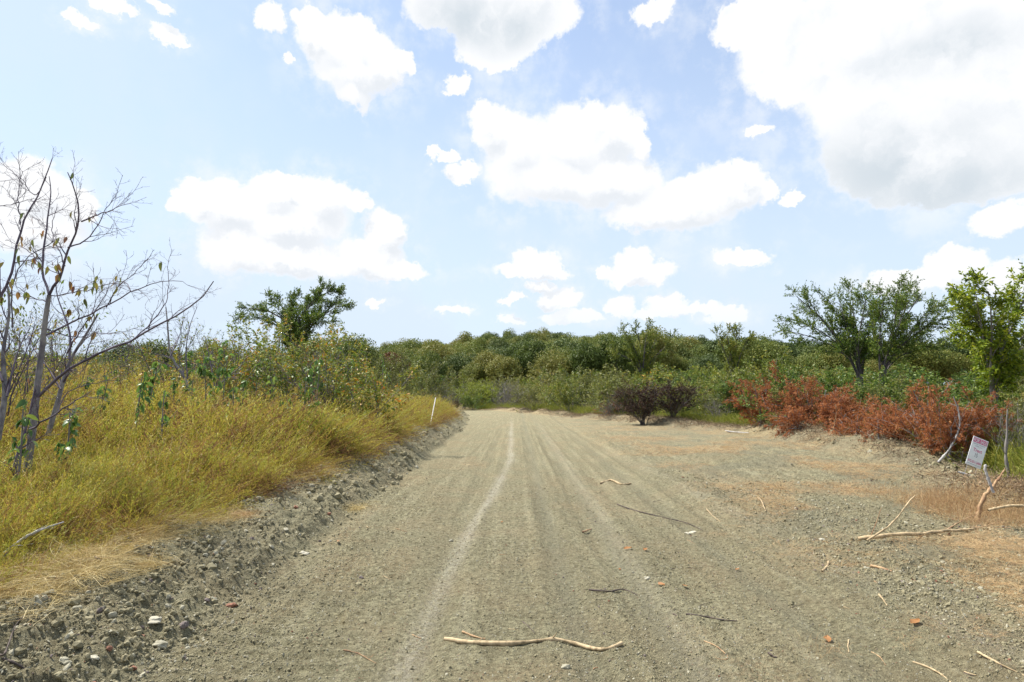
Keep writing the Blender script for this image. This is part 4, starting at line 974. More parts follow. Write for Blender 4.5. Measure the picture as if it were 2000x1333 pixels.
for a in [
 (130, 905, 805, 7.2, 20, 'broad leaved green sapling in the grass right of the near trunk', .15, 5), (30, 930, 800, 6.0, 16, 'broad leaved green sapling in front of the left picture edge trees', .13, -5),
 (197, 850, 745, 10, 14, 'small broad leaved sapling between near tree and crest', .15, 4), (290, 830, 715, 11, 26, 'broad leaved sapling on the crest with dark stem, left of the row', .17, 6),
 (335, 820, 735, 11, 12, 'short broad leaved sapling left of the bent leafless one', .15, 0), (375, 850, 745, 11.5, 10, 'broad leaved shoots at the foot of the bent leafless sapling', .15, 0),
 (400, 830, 690, 12, 26, 'tallest leafy clump of the broad leaved row', .18, -5), (430, 840, 700, 12, 22, 'broad leaved sapling right of the tallest leafy clump', .17, 8),
 (455, 850, 760, 11, 12, 'low broad leaved sapling with a single round clump', .15, 0), (470, 820, 745, 12, 14, 'low broad leaved sapling with pale new leaves', .15, 4),
 (590, 850, 710, 12.5, 34, 'upright pale leaved sapling standing alone right of the row', .15, 6), (563, 850, 775, 12, 16, 'short bushy sapling left of the upright pale leaved one', .14, -4),
 (230, 800, 730, 13, 12, 'broad leaved sapling far left on the crest', .16, 0), (500, 790, 700, 15, 16, 'broad leaved sapling in front of the orange tinged leaves', .16, 0),
 (650, 790, 690, 17, 16, 'slim leafy sapling right end of the crest group', .16, 0), (745, 790, 700, 20, 14, 'thin leafy sapling near the falling end of the crest', .16, 0),
 (265, 860, 735, 9.5, 16, 'broad leaved sapling leaning over the golden grass', .15, 10), (320, 870, 765, 9, 12, 'nearest broad leaved shoots below the crest row', .14, 0), (355, 800, 690, 14, 20, 'tall leafy sapling behind the bent leafless one', .17, 0),
 (420, 810, 670, 14.5, 24, 'tall pale green sapling behind the row of broad leaves', .17, 5), (530, 830, 730, 13, 18, 'broad leaved sapling left of the short bushy one', .15, 4), (620, 810, 705, 15, 20, 'broad leaved sapling right behind the upright pale leaved one', .15, 0),
 (160, 830, 735, 11, 16, 'broad leaved sapling between the two pale trunks', .15, 0), (690, 800, 700, 17, 18, 'hanging leaf sapling above the golden meadow end', .16, 0)]:
    broad(*a)
print('left plants')

# ================================================================== DEAD CEDAR BRUSH
def cedar(label, x0, y0, wdt, hgt, nlimb, lean, nl=18, dens=(10, 8), k=1.0):
    x0 *= k; y0 *= k
    z0 = hz(x0, y0, False); t = thing('dead_cedar_brush', label, 'brush pile', (x0, y0, z0), 0., k, group='felled red cedar brush')
    limbs = []
    for i in range(nlimb):
        a = random.uniform(-1, 1); e = (a * wdt * .5 + lean, random.uniform(-.7, .7), hgt * random.uniform(.35, .85) * (1 - .35 * abs(a)))
        b = (random.uniform(-.3, .3) * wdt, random.uniform(-.3, .3), .03)
        mid = (b[0] * .5 + e[0] * .5 + random.uniform(-.15, .15), (b[1] + e[1]) / 2, (b[2] + e[2]) / 2 + random.uniform(-.1, .25) * hgt)
        limbs.append(poly([b, mid, e], 8))
    P0 = np.stack(limbs); R0 = rng.uniform(.012, .03, nlimb)[:, None] * np.linspace(1, .3, 8)
    P1, R1 = grow(P0, R0, dens[0], .12, 1, (.4, 1.1), (.4, .75), up=.02, wob=.14, K=6, rf=.5, taper=.3)
    P2, R2 = grow(P1, R1, dens[1], .1, 1, (.4, 1.0), (.14, .30), up=-.12, wob=.14, K=5, rf=.5)
    for P_ in (P1, P2): P_[..., 2] = np.maximum(P_[..., 2], .02)
    g = Geo(); tubes(g, P0, R0, 6, rough=.05); tubes(g, P1, np.maximum(R1, .0045), 4); link('branch', g.mesh('branch', [MT['bark_pale']]), t, kind='stuff')
    f = Geo(); foliage(f, P2, int(nl * 1.1), .065, spread=.55, wr=.2, droop=.5); foliage(f, P1, nl, .065, spread=.6, wr=.2, droop=.3, t0=.2)
    link('foliage', f.mesh('foliage', [MT['rust']]), t, kind='stuff'); return t
def gx(px, Yd): return at(px, 760, Yd)[0]
cedar('deep red dead cedar brush, leftmost heap beside the yellow grass', gx(1505, 17), 17, 1.6, 1.95, 11, -.1, k=1.42)
cedar('orange red dead cedar brush in the middle of the left heap', gx(1570, 16), 16.2, 1.8, 1.8, 11, 0, k=1.34)
cedar('orange red dead cedar brush at the right end of the left heap', gx(1635, 15.5), 15.5, 1.5, 1.65, 9, .1, k=1.27)
cedar('low rust coloured cedar brush in front of the left heap', gx(1615, 14.8), 14.9, 2.0, 1.0, 9, 0, k=1.34)
cedar('spreading dead cedar brush filling the gap right of the left heap', gx(1715, 14.5), 14.8, 1.7, .8, 10, 0, k=1.20)
cedar('low thin dead cedar brush joining the two heaps', gx(1690, 14), 14.2, 1.7, .75, 8, 0, 9, (7, 6), k=1.27)
cedar('pale orange dead cedar brush, left part of the right heap', gx(1775, 14), 14, 1.5, 1.65, 10, 0, k=1.06)
cedar('tall orange dead cedar brush in the middle of the right heap', gx(1850, 13.6), 13.8, 1.9, 2.15, 13, -.1, k=1.0)
cedar('orange dead cedar brush behind the sale sign', gx(1915, 13), 13.4, 1.6, 1.8, 12, .15, k=0.98)
cedar('low red dead cedar brush at the foot of the sale sign', gx(1890, 13.5), 13.7, 1.4, .9, 7, .1, 9, (7, 6))
cedar('reddish dead twigs beyond the windrow in front of grey twigs', gx(1190, 38), 38, 2.2, 1.5, 6, 0, 6, (6, 5))

# ================================================================== STICKS, ROOTS, LOGS
def stick(name, pts3, r0, mat, label, cat='stick', K=18, sides=8, tip=.35, side_twigs=0, twl=(.05, .12), rough=.12, wobble=.1, group=None, bulge=.15):
    P_ = poly(pts3, K); ln_ = np.linalg.norm(P_[-1] - P_[0])
    P_[1:-1] += rnd(K - 2, 3) * r0 * wobble * np.array([1, 1, .4])
    B = P_[0].copy(); Rr = r0 * np.linspace(1, tip, K) * (1 + bulge * rnd(K)); Rr[0] *= .75
    g = Geo(); tubes(g, (P_ - B)[None], np.maximum(Rr, r0 * .15)[None], sides, rough=rough)
    if side_twigs:
        P1, R1 = grow((P_ - B)[None], Rr[None], side_twigs, .1, .9, (.4, .9), twl, up=.0, K=5, rf=.4); tubes(g, P1, np.maximum(R1, .0012), 4)
    return link(name, g.mesh(name, [mat], True), label=label, cat=cat, loc=B, group=group)
def gpts(pl, lift):
    out = []
    for i, q in enumerate(pl):
        z = 0.
        for _ in range(4):
            p = ongr(q[0], q[1], z + lift); z = hz(p[0], p[1])
        e = q[2] if len(q) > 2 else 0
        out.append((p[0], p[1], z + lift + e))
    return out
def gstick(pl, r, mat, label, name='stick', lift=None, **kw):
    return stick(name, gpts(pl, r * .7 if lift is None else lift), r, MT[mat], label, **kw)
gstick([(868, 1248), (905, 1254), (960, 1258), (1000, 1258), (1045, 1252), (1090, 1248), (1122, 1257), (1160, 1268), (1188, 1270), (1214, 1257)], .0145, 'peeled',
       'long wavy peeled root lying across the road in the foreground', 'peeled_root', tip=.75, side_twigs=3, twl=(.04, .09), K=26)
gstick([(903, 1234), (925, 1243), (948, 1249)], .008, 'redwood', 'short reddish splinter resting against the long peeled root')
gstick([(1020, 1214), (1035, 1226), (1045, 1238)], .004, 'darkstick', 'thin dark curved twig just above the peeled root', 'twig', cat='twig')
gstick([(1173, 944), (1193, 937), (1214, 947), (1232, 944)], .020, 'peeled', 'bent pale stick in the middle distance of the road', tip=.7)
gstick([(1205, 985), (1235, 996), (1270, 1005), (1300, 1012), (1340, 1022), (1372, 1036)], .010, 'darkstick', 'long dark twig lying on the right wheel track', 'twig', cat='twig', side_twigs=5, twl=(.1, .3))
gstick([(1150, 1152), (1190, 1156), (1218, 1150), (1245, 1162)], .008, 'darkstick', 'dark forked twig right of the road centre', 'twig', cat='twig', side_twigs=3, twl=(.05, .14))
gstick([(1340, 1200), (1380, 1202), (1410, 1210), (1440, 1208)], .008, 'darkstick', 'dark twig with a pale root strand beside it', 'twig', cat='twig', side_twigs=3, twl=(.06, .15))
gstick([(1375, 1252), (1400, 1262), (1424, 1282), (1420, 1290), (1396, 1285)], .004, 'redwood', 'hooked thin orange root strand on the road', 'root_strand', cat='root')
gstick([(1380, 996), (1392, 1008), (1407, 1018)], .008, 'peeled', 'short pale curved twig right of the road', 'twig', cat='twig')
gstick([(1480, 972), (1488, 985), (1496, 1002)], .014, 'peeled', 'short broken stick on the dark soil patch', rough=.2)
gstick([(1138, 1040), (1155, 1033)], .012, 'redwood', 'small reddish stick right of the road centre')
gstick([(1700, 1097), (1720, 1100), (1741, 1105)], .012, 'redwood', 'orange brown stick half sunk in the rut', tip=.8)
gstick([(1606, 1118), (1617, 1105), (1618, 1098)], .010, 'peeled', 'pale bark chip on the right wheel track', 'bark_chip', cat='bark chip', tip=.9)
gstick([(1717, 1162), (1726, 1172), (1733, 1184)], .008, 'peeled', 'small pale stick right of the road, below the rut')
gstick([(1782, 1293), (1815, 1304), (1840, 1318), (1862, 1338)], .007, 'peeled', 'thin yellow stalk at the bottom right, left of the two', 'stalk', cat='stalk')
gstick([(1909, 1278), (1950, 1296), (1980, 1310), (2004, 1322)], .008, 'peeled', 'thin yellow stalk in the bottom right corner', 'stalk', cat='stalk')
gstick([(1702, 1270), (1720, 1283), (1730, 1300)], .004, 'redwood', 'small curved orange root strand at the lower right', 'root_strand', cat='root')
gstick([(1658, 1250), (1656, 1262), (1658, 1275)], .005, 'peeled', 'small pale chip stick standing on end on the road')
gstick([(1500, 1275), (1510, 1280), (1518, 1286)], .008, 'darkstick', 'stubby dark stick at the bottom right of centre')
gstick([(900, 908), (945, 910), (950, 914)], .006, 'peeled', 'thin pale straw stalk on the left half of the road', 'stalk', cat='stalk')
gstick([(670, 1270), (700, 1276), (720, 1288), (735, 1296)], .004, 'redwood', 'thin orange root strand near the bottom left of centre', 'root_strand', cat='root', side_twigs=3, twl=(.04, .1))
for i, (px, py) in enumerate([(1290, 935), (1400, 930), (1575, 985), (1505, 1020), (1560, 905), (1450, 880), (1830, 1085), (1650, 975)]):
    a = random.uniform(-.6, .6); gstick([(px, py), (px + 14, py + 10 * a), (px + 30, py + 20 * a)], .005, random.choice(['peeled', 'redwood', 'darkstick']), 'thin loose twig lying on the cleared ground', 'twig', cat='twig', group='loose twigs on the cleared ground')
for i in range(34):
    px, py = random.uniform(640, 1980), random.uniform(930, 1320)
    a = random.uniform(-1, 1); l_ = random.uniform(8, 26)
    gstick([(px, py), (px + l_ * .5, py + 5 * a), (px + l_, py + 8 * a + random.uniform(-3, 3))], random.uniform(.0025, .0055), random.choice(['peeled', 'redwood', 'darkstick', 'darkstick']),
           'small bit of twig on the bare soil', 'twig', cat='twig', group='small twig bits on the soil', K=6, sides=5)
# log with branches on the right
lg = gpts([(1676, 1053), (1700, 1047), (1750, 1045), (1800, 1042), (1850, 1037), (1900, 1034)], .035)
B = np.array(lg[0]); t = thing('fallen_sapling_log', 'long peeled sapling trunk lying on the dry grass at the right', 'log', B)
def part_tube(parent, B, pts, r, mat, name, K=14, tip=.5, sides=7, tw=0, twl=(.1, .3)):
    P_ = poly(pts, K); P_[1:-1] += rnd(K - 2, 3) * r * .15; g = Geo(); Rr = r * np.linspace(1, tip, K) * (1 + .1 * rnd(K))
    tubes(g, (P_ - B)[None], Rr[None], sides, rough=.12)
    if tw: P1, R1 = grow((P_ - B)[None], Rr[None], tw, .2, 1, (.3, .8), twl, up=.0, K=5, rf=.5); tubes(g, P1, np.maximum(R1, .002), 4)
    return link(name, g.mesh(name, [mat], True), parent)
part_tube(t, B, lg, .022, MT['peeled'], 'trunk', K=18, tip=.6)
for pl in ([(1895, 1034), (1925, 1030), (1960, 1024, .06)], [(1880, 1035), (1920, 1036), (1965, 1040)], [(1885, 1035), (1930, 1030), (1975, 1036, .02)], [(1820, 1040), (1850, 1048), (1900, 1052)], [(1850, 1037), (1880, 1026, .05), (1910, 1022, .1)]):
    part_tube(t, B, gpts(pl, .02), .008, random.choice([MT['peeled'], MT['redwood']]), 'branch', tip=.3, tw=3)
q0 = gpts([(1688, 1056)], .03)[0]; Yq = q0[1]
def up_pts(pl, Yd, dy=.0): return [tuple(at(px, py, Yd + dy * i)) for i, (px, py) in enumerate(pl)]
stick('slender_peeled_branch', up_pts([(1693, 1056), (1735, 1030), (1758, 1005), (1775, 980), (1788, 968)], Yq, .03), .010, MT['peeled'], 'slender peeled branch rising obliquely over the fallen sapling trunk', 'branch', tip=.5)
stick('thin_stalk', up_pts([(1702, 1045), (1712, 1020), (1722, 990)], Yq, .03), .005, MT['redwood'], 'thin upright stalk left of the slender peeled branch', 'stalk')
# splintered root standing at the right
SY = 7.5
B = np.array(at(1912, 1012, SY)); B[2] = hz(B[0], SY, False); t = thing('splintered_stump', 'splintered orange brown sapling stump leaning by the sale sign', 'stump', B)
part_tube(t, B, up_pts([(1908, 1020), (1914, 990), (1925, 965), (1936, 953)], SY), .026, MT['redwood'], 'trunk', tip=.8, sides=9)
part_tube(t, B, up_pts([(1936, 957), (1948, 938), (1960, 922), (1963, 914)], SY, .02), .026, MT['redwood'], 'splinter', tip=.15)
stick('bleached_stick', up_pts([(1940, 962), (1930, 935), (1922, 912), (1926, 908)], SY - .1), .017, MT['weathered'], 'bleached greenish white stick leaning on the splintered stump', tip=.8)
stick('bare_pole', up_pts([(1930, 997), (1950, 992), (1975, 988), (2005, 989)], SY - .5), .016, MT['peeled'], 'pale bare pole jutting in from the right edge', 'branch', tip=.9)
stick('dead_sapling', up_pts([(1973, 955), (1970, 925), (1964, 895), (1966, 850), (1968, 800)], 10.5), .026, MT['bark_grey'], 'dark grey dead stem right of the splintered stump', 'branch', tip=.4, side_twigs=5, twl=(.2, .5))
stick('dead_sapling', up_pts([(1990, 955), (1995, 935), (1998, 928)], 10.2), .02, MT['darkstick'], 'short dark snag at the right edge', 'branch')
stick('fallen_branch', up_pts([(1870, 922), (1890, 928), (1915, 935), (1935, 940)], 10.6), .020, MT['weathered'], 'weathered grey branch lying below the sale sign', 'branch')
stick('bare_branch', up_pts([(1832, 903), (1850, 885), (1868, 855), (1876, 828), (1872, 800), (1862, 775)], 13.0, -.02), .026, MT['weathered'], 'curved bare branch rising out of the right red brush', 'branch', tip=.3, side_twigs=5, twl=(.3, .7))
stick('bare_branch', up_pts([(1806, 900), (1800, 870), (1790, 850), (1776, 842)], 14.6), .022, MT['weathered'], 'short bare branch at the left of the right red brush', 'branch', tip=.3, side_twigs=4, twl=(.2, .5))
stick('bare_branch', up_pts([(1610, 850), (1650, 862), (1690, 868), (1705, 868)], 18.2), .026, MT['darkstick'], 'dark bare branch lying across the left red brush', 'branch', tip=.4, side_twigs=6, twl=(.3, .6))
stick('bare_branch', up_pts([(1595, 885), (1610, 862), (1628, 840), (1634, 805), (1632, 790)], 17.2), .009, MT['peeled'], 'thin pale sapling stem standing in the left red brush', 'branch', tip=.4)
stick('fallen_branch', gpts([(1388, 828), (1420, 834), (1462, 846)], .06), .04, MT['weathered'], 'weathered pole lying on the windrow left of the red brush', 'branch')
stick('fallen_branch', up_pts([(-10, 1100), (12, 1078), (35, 1058), (60, 1043), (95, 1030), (125, 1020)], 4.4, .06), .012, MT['weathered'], 'bleached grey dead branch poking from the grass at lower left', 'branch', tip=.4, side_twigs=4, twl=(.08, .25))
gstick([(0, 1240), (12, 1232), (30, 1220), (48, 1214)], .006, 'darkstick', 'small black forked twig at the lower left edge', 'twig', cat='twig', side_twigs=3, twl=(.04, .1), lift=.03)
gstick([(8, 1238), (30, 1243), (60, 1248), (70, 1243)], .007, 'darkstick', 'dark red brown twig lying under the black forked one', 'twig', cat='twig', side_twigs=3, twl=(.04, .09), lift=.02)

# ================================================================== STONES AND SCRAPS
def stone(px, py, wpx, mat, label, flat=.55, seed=0, name='stone', group=None):
    p = np.array(gpts([(px, py)], 0.)[0]); s = wpx / F * p[1]
    me = rock_mesh(name, MT[mat], 2, flat, seed + 100, .35)
    o = link(name, me, label=label, cat='stone', loc=(p[0], p[1], p[2] + s * flat * .18), group=group)
    o.scale = (s, s * .75, s); o.rotation_euler = (random.uniform(-.25, .25), random.uniform(-.25, .25), random.uniform(-.5, .5)); return o
for i, a in enumerate([
 (88, 1303, 46, 'paleclod', 'largest pale oblong clod at the lower left corner', .8), (301, 1170, 32, 'whiterock', 'flat cream coloured stone on the bank slope', .25), (187, 1220, 19, 'whiterock', 'small white stone among the clods on the left', .35),
 (240, 1306, 19, 'whiterock', 'white stone near the bottom left', .5), (595, 1083, 22, 'whiterock', 'white flat stone at the foot of the bank', .3), (313, 1239, 26, 'paleclod', 'pale grey angular stone below the cream flat one', .6),
 (360, 1193, 19, 'purplerock', 'round purplish stone on the left bank slope', .8), (187, 1258, 12, 'redrock', 'small red stone left of the orange one', .7), (261, 1273, 18, 'redrock', 'orange red angular stone near the bottom left', .6),
 (452, 1166, 22, 'redrock', 'split orange stone on the clods below the bank', .6), (216, 1214, 12, 'redrock', 'tiny pink red stone beside the white one', .6), (126, 1268, 17, 'paleclod', 'pale lump above the largest clod', .6),
 (95, 1232, 18, 'clod', 'grey clod below the straw tuft', .7), (1265, 1132, 11, 'whiterock', 'small white pebble right of the road centre', .6), (1343, 1043, 12, 'whiterock', 'pale flat pebble on the right wheel track', .3),
 (1353, 1041, 14, 'whiterock', 'whitish flat pebble in the middle right of the road', .3), (1606, 1057, 11, 'whiterock', 'white pebble left of the fallen trunk', .7), (880, 1057, 7, 'whiterock', 'tiny white pebble left of the pale dust line', .6),
 (700, 1138, 16, 'clod', 'dark clod on the left side of the road', .7), (706, 1130, 12, 'purplerock', 'purplish clod behind the dark one', .7), (1104, 1305, 16, 'paleclod', 'pale stone at the bottom of the road', .6), (150, 1190, 15, 'paleclod', 'pale stone beside the curled straw tuft', .6),
 (250, 1190, 13, 'clod', 'lump of soil left of the cream flat stone', .7), (330, 1285, 14, 'clod', 'soil lump at bottom left of the road edge', .7), (1545, 1180, 10, 'clod', 'small soil lump on the right', .7)]):
    stone(*a, seed=i)
def scrap(px, py, s, cols, label, name='dead_leaf'):
    p = np.array(gpts([(px, py)], .012)[0]); m = leaf_mat(name + '_colour', cols, .2, .6, 0, 1, .1)
    g = Geo(); u = np.linspace(0, 1, 5); wd = .28 * np.sin(np.pi * u) + .02
    a = np.stack([u - .5, wd, .18 * np.abs(u - .5) + .12 + .05 * rnd(5)], 1); b = np.stack([u - .5, 0 * u, 0 * u + .04], 1); c = np.stack([u - .5, -wd, .2 * u], 1)
    i = np.arange(4) * 3; g.add(np.stack([a, b, c], 1).reshape(-1, 3), np.concatenate([np.stack([i, i + 1, i + 4, i + 3], 1), np.stack([i + 1, i + 2, i + 5, i + 4], 1)]), .5)
    o = link(name, g.mesh(name, [m], True), label=label, cat='dead leaf', loc=p, rz=random.uniform(0, 6.28)); o.scale = (s,) * 3
OR = [(.27, .12, .045), (.38, .19, .07)]
for a in [(1787, 1216, .09), (1616, 1250, .085), (1226, 1072, .09), (1260, 1072, .07), (1292, 1143, .075), (1338, 1144, .045), (1440, 1112, .05), (660, 1061, .05), (980, 1020, .045), (1210, 1112, .035)]:
    scrap(a[0], a[1], a[2], OR, {1787: 'bright orange dead leaf on the rutted right side', 1616: 'curled rust orange dead leaf at the lower right', 1226: 'orange tuft like dead leaf right of the road centre', 1260: 'pale orange dead leaf just right of the tuft like one',
          1292: 'rust coloured dead leaf beside the small white pebble', 1338: 'small dark rust leaf further right of the pebble', 1440: 'small red brown leaf near the upright dry stem', 660: 'pink orange leaf at the left road edge', 980: 'small red leaf beside the pale dust line', 1210: 'tiny rust leaf above the dark forked twig'}[a[0]])

# ================================================================== DEBRIS ON THE WINDROW
def twigpile(ns, ln, r):
    g = Geo(); b = rnd(ns, 3) * np.array([.14, .14, .05]); D = nrm(rnd(ns, 3) * np.array([1, 1, .35])); P_ = np.stack([b + D * ln * t * rng.uniform(.5, 1, (ns, 1)) + rnd(ns, 3) * .01 for t in (-.5, 0, .5)], 1)
    tubes(g, P_, np.full((ns, 3), r), 3, tint=rng.uniform(0, 1, ns)); leaves(g, rnd(30, 3) * np.array([.2, .2, .03]), rnd(30, 3), .04, .4); return g.mesh('twigpile', [MT['debris']])
dp = protos('debris', [twigpile(12, .26, .003) for _ in range(4)])
x, y = pick(26000, -3, 11, 6, 62, lambda x, y: sst(np.abs(wdist(x, y)), 1.3, .2) * np.maximum(sst(fbm(x * .6, y * .6, 3, 111), .36, .58) * .7, sst(y, 20, 30)) * (1 - .85 * sst(x, 7.2, 8) * sst(y, 15, 13)))
n = len(x); s = rng.uniform(.5, 1.3, n)
scatter('windrow_debris', np.stack([x, y, height(x, y) + .02], 1), np.stack([rng.normal(0, .3, n), rng.normal(0, .3, n), rng.uniform(0, 6.28, n)], 1), np.repeat(s[:, None], 3, 1), rng.integers(0, 4, n).astype(float), dp,
        'brown twigs roots and litter strewn on the earth windrow at the right', 'brush debris')
# coarse clods on bank crest and windrow farther off
x, y = pick(40000, -5, 10.5, 8, 56, lambda x, y: np.clip(sst(np.abs(wdist(x, y)), 1.2, .2) * .9 + sst(toe(y) - x, -.2, .2) * sst(toe(y) - x, 1.5, 1.1) * .8, 0, 1) * sst(vn(x * 1.5, y * 1.5, 120), .2, .6))
n = len(x); s = (.02 + .10 * rng.uniform(0, 1, n) ** 4) * (1 + .01 * y)
scatter('bank_clods', np.stack([x, y, height(x, y)], 1), rng.uniform(0, 6.28, (n, 3)), np.repeat(s[:, None], 3, 1), idx_(n, [.14] * 7 + [.04, .04, .003, .02]), cc, 'lumpy clods of turned soil along the bank and windrow', 'soil clods')
# curled straw tufts: individuals at the near bank
for (px, py, s, lab) in [(165, 1130, 1.0, 'curled golden straw tuft on the bank, the roundest one'), (190, 1075, .8, 'straw tuft hanging over the bank edge'), (300, 1090, .9, 'straw tuft lying flat further right on the bank'), (60, 1090, 1.1, 'long straw tuft at the left edge of the bank'),
                         (30, 1150, 1.2, 'straw tuft at the left edge, lowest one'), (95, 1160, 1.0, 'trailing straw tuft below the roundest one'), (475, 1015, .8, 'reddish straw tuft at the middle of the bank'), (700, 905, .9, 'pale straw tuft at the bank beside the brown grass')]:
    p = np.array(gpts([(px, py)], .0)[0])
    o = link('straw_tuft', straw_mesh('straw_tuft', MT['straw'] if px != 475 else MT['redstraw'], 260, .07, .34, .55), label=lab, cat='straw tuft', loc=p, rz=random.uniform(-.6, .6), sc_=s * (1 + .06 * max(p[1] - 5, 0)))
for (px, py, s, lab) in [(672, 1215, .5, 'small pale straw tuft sprouting from the left of the road'), (705, 1165, .3, 'tiny straw sprout behind the small pale tuft'), (822, 1062, .45, 'dark brown dead weed tuft left of the pale dust line'), (1600, 1275, .7, 'tangled orange brown root tuft at the lower right'), (1905, 990, 1.5, 'fan of orange dry grass at the splintered stump')]:
    p = np.array(gpts([(px, py)], .0)[0])
    link('straw_tuft', grass_clump('straw_tuft', MT['redstraw'] if px in (1600, 1905) else MT['straw'] if px != 822 else MT['debris'], 26 if px < 1500 else 90, .24, .04 if px < 1500 else .09, .1, 0, .02, .0022, K=6, droop=.9), label=lab, cat='straw tuft', loc=p, rz=random.uniform(0, 6), sc_=s)

# ================================================================== STAKE AND SIGN
import bmesh
def box_mesh(name, sx, sy, sz, mats, bev=.002):
    bm = bmesh.new(); bmesh.ops.create_cube(bm, size=1)
    for v in bm.verts: v.co = Vector((v.co.x * sx, v.co.y * sy, (v.co.z + .5) * sz))
    if bev: bmesh.ops.bevel(bm, geom=bm.edges[:], offset=bev, segments=1, affect='EDGES')
    me = bpy.data.meshes.new(name); bm.to_mesh(me); bm.free()
    for m in mats: me.materials.append(m)
    return me
SYs = 22.5; b = at(841, 828, SYs); tpt = at(851, 777, SYs + .1); ln_ = float(np.linalg.norm(tpt - b))
white = plain('white_paint', (.80, .78, .78), .6)
bm = bmesh.new()   # survey lath with a pointed foot
w2, d2 = .024, .008
pr = [(-.004, -.12), (.004, -.12), (w2, 0), (w2, ln_ - .02), (w2 - .012, ln_), (-w2, ln_ - .01), (-w2, 0)]
f_ = [bm.verts.new((x_, -d2, z_)) for x_, z_ in pr]; k_ = [bm.verts.new((x_, d2, z_)) for x_, z_ in pr]
bm.faces.new(f_); bm.faces.new(k_[::-1])
for i in range(len(pr)): bm.faces.new((f_[i], k_[i], k_[(i + 1) % len(pr)], f_[(i + 1) % len(pr)]))
bmesh.ops.recalc_face_normals(bm, faces=bm.faces[:])
me = bpy.data.meshes.new('survey_stake'); bm.to_mesh(me); bm.free(); me.materials.append(white)
o = link('survey_stake', me, label='white wooden survey stake leaning on the left bank', cat='stake', loc=b)
dv = Vector((tpt - b).tolist()); o.rotation_euler = dv.to_track_quat('Z', 'Y').to_euler()

SGY = 11.6
c_bl, c_br, c_tl, c_tr = at(1886, 905, SGY), at(1914, 918, SGY + .02), at(1905, 852, SGY + .02), at(1936, 863, SGY + .04)
W_, H_ = np.linalg.norm(c_br - c_bl) * 1.02, np.linalg.norm(c_tl - c_bl)
ux = Vector(((c_br - c_bl) + (c_tr - c_tl)).tolist()).normalized(); uz = Vector(((c_tl - c_bl) + (c_tr - c_br)).tolist()); uz = (uz - ux * uz.dot(ux)).normalized(); uy = uz.cross(ux)
from mathutils import Matrix
sign = thing('sale_sign', 'white plastic lot sale sign tilted on thin wire legs in the red brush', 'sign', (0, 0, 0))
mtx = Matrix((ux, uy, uz)).transposed().to_4x4(); mtx.translation = Vector(((c_bl + c_br) / 2).tolist()); sign.matrix_world = mtx
print('sign size', W_, H_)
link('panel', box_mesh('panel', W_, .006, H_, [plain('sign_white', (.88, .89, .90), .35)], .001), sign)
mag = plain('sign_magenta', (.62, .07, .22), .4); dk = plain('sign_ink', (.10, .11, .13), .5); gry = plain('sign_grey_ink', (.33, .33, .38), .5); wh2 = plain('sign_letter_white', (.82, .82, .84), .4)
o = link('header_band', box_mesh('header_band', W_ * .90, .001, H_ * .155, [mag], 0), sign); o.location = (0, -.0042, H_ * .815)
def text(body, z, h, mat, name, wmax, bold=0.0, y=-.0056, x=0.):
    cu = bpy.data.curves.new(name, 'FONT'); cu.body = body; cu.align_x = 'CENTER'; cu.size = 1; cu.offset = bold; cu.extrude = 0
    tmp = bpy.data.objects.new(name, cu); COL.objects.link(tmp); dg = bpy.context.evaluated_depsgraph_get(); dg.update()
    me = bpy.data.meshes.new_from_object(tmp.evaluated_get(dg)); bpy.data.objects.remove(tmp)
    co = np.array([v.co[:] for v in me.vertices]); mn, mx = co.min(0), co.max(0); sx = min(wmax / (mx[0] - mn[0]), h / (mx[1] - mn[1]) * 1.6); sz_ = h / (mx[1] - mn[1])
    for v in me.vertices: v.co = Vector(((v.co.x - (mn[0] + mx[0]) / 2) * sx + x, y, (v.co.y - mn[1]) * sz_ + z))
    me.materials.clear(); me.materials.append(mat); return link(name, me, sign)
text('FOR SALE', H_ * .835, H_ * .115, wh2, 'lettering', W_ * .84, .02)
text('UNITED COUNTRY', H_ * .745, H_ * .045, gry, 'lettering', W_ * .80, .01, -.0042)
text('LAND, LLC', H_ * .675, H_ * .045, gry, 'lettering', W_ * .50, .01, -.0042)
text('Tract', H_ * .51, H_ * .115, mag, 'lettering', W_ * .58, .02, -.0042)
text('15', H_ * .33, H_ * .135, dk, 'lettering', W_ * .17, .005, -.0042)
text('972-551-2404', H_ * .115, H_ * .085, mag, 'lettering', W_ * .86, .015, -.0042)
link('rule_line', box_mesh('rule_line', W_ * .86, .001, H_ * .012, [gry], 0), sign).location = (0, -.0042, H_ * .06)
wire = plain('galvanised_wire', (.35, .35, .36), .45, .7)
zg = hz(float(c_bl[0]), SGY, False)
for sx in (-.36, .30):
    g = Geo(); tubes(g, np.array([[[W_ * sx, .005, H_ * .35], [W_ * sx, .005, 0], [W_ * sx * .98, .006, -.20], [W_ * sx * .95, .01, -.42]]]), np.full((1, 4), .0042), 6); link('leg', g.mesh('leg', [wire], True), sign)
print('objects', len(bpy.data.objects))

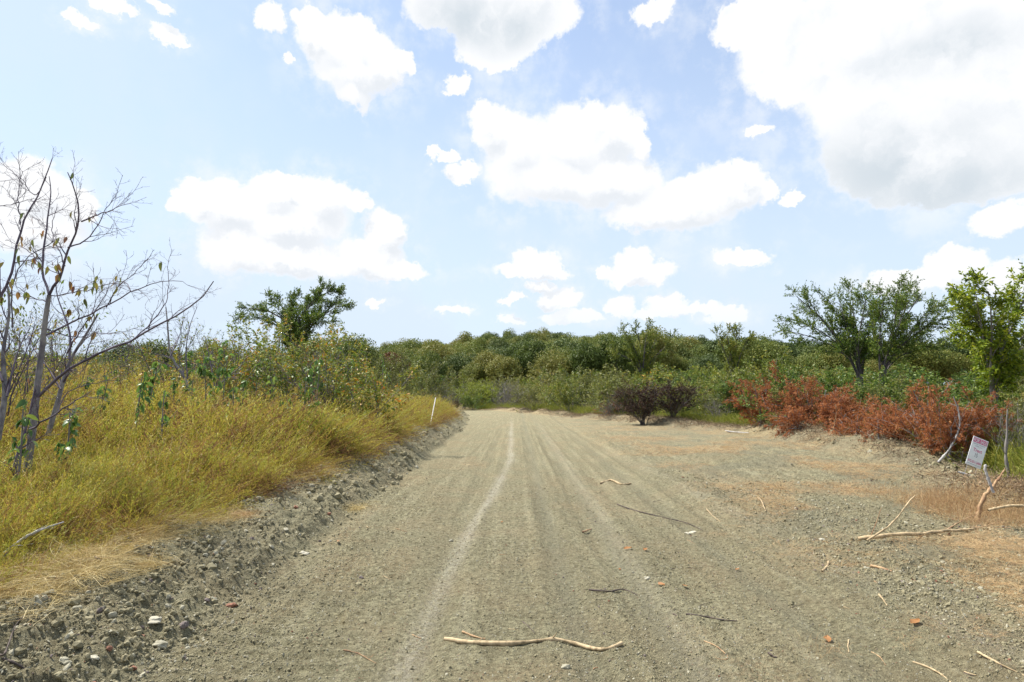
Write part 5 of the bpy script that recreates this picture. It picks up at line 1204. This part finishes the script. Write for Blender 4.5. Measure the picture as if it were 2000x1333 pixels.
LMK = [('the long wavy peeled root', 1040, 1257), ('the split orange stone', 452, 1166), ('the white flat stone', 595, 1083), ('the dark forked twig', 1200, 1155), ('the bent pale stick', 1200, 943), ('the long dark twig', 1290, 1010),
       ('the fallen sapling trunk', 1800, 1042), ('the orange leaf in the rut', 1787, 1216), ('the curled rust leaf', 1616, 1250), ('the corner stalk', 1955, 1300), ('the pale bark chip', 1612, 1105), ('the white stake', 845, 830), ('the brown weed tuft', 822, 1062), ('the straw stalk', 925, 910)]
for o in bpy.data.objects:
    if o.get('group') in ('small twig bits on the soil', 'loose twigs on the cleared ground'):
        q = o.location; z = q.z - CAMZ; fy = q.y * math.cos(PITCH) + z * math.sin(PITCH); px = 1000 + F * q.x / fy; py = 666.5 - F * (z * math.cos(PITCH) - q.y * math.sin(PITCH)) / fy
        nm, ax, ay = min(LMK, key=lambda k: (k[1] - px) ** 2 + 3 * (k[2] - py) ** 2); dx, dy = px - ax, (py - ay) * 1.5
        m_ = o.data.materials[0].name; col = 'pale' if 'peeled' in m_ else 'reddish' if 'red' in m_ else 'dark'
        far_ = 'well ' if math.hypot(dx, dy) > 150 else ''
        o['label'] = ('short ' if 'small' in o['label'] else 'thin ') + col + ' twig ' + far_ + (('left of ' if dx < 0 else 'right of ') if abs(dx) > abs(dy) else ('beyond ' if dy < 0 else 'in front of ')) + nm
# labels shared by a few look-alikes in the same spot: tell them apart by their order from the left
from collections import defaultdict
bpy.context.view_layer.update()
same = defaultdict(list)
for o in bpy.data.objects:
    if o.parent is None and 'label' in o and o.get('kind') != 'stuff' and (o['label'].startswith(('rounded', 'broad olive', 'dark green forest', 'small rust', 'low bush', 'turning leafy', 'pale leafy', 'spindly leafy', 'sparse leafy', 'bushy leafy', 'short ', 'thin ')) or ' row, ' in o['label']): same[o['label']].append(o)
ORD = ['leftmost', 'second', 'third', 'fourth', 'fifth', 'sixth', 'seventh', 'eighth']
for k, v in same.items():
    if 1 < len(v) <= 8:
        v.sort(key=lambda o: o.location.x / max(o.location.y, 1))
        for i, o in enumerate(v): o['label'] = (ORD[i] if i < len(v) - 1 or i == 0 else 'rightmost') + ' ' + k
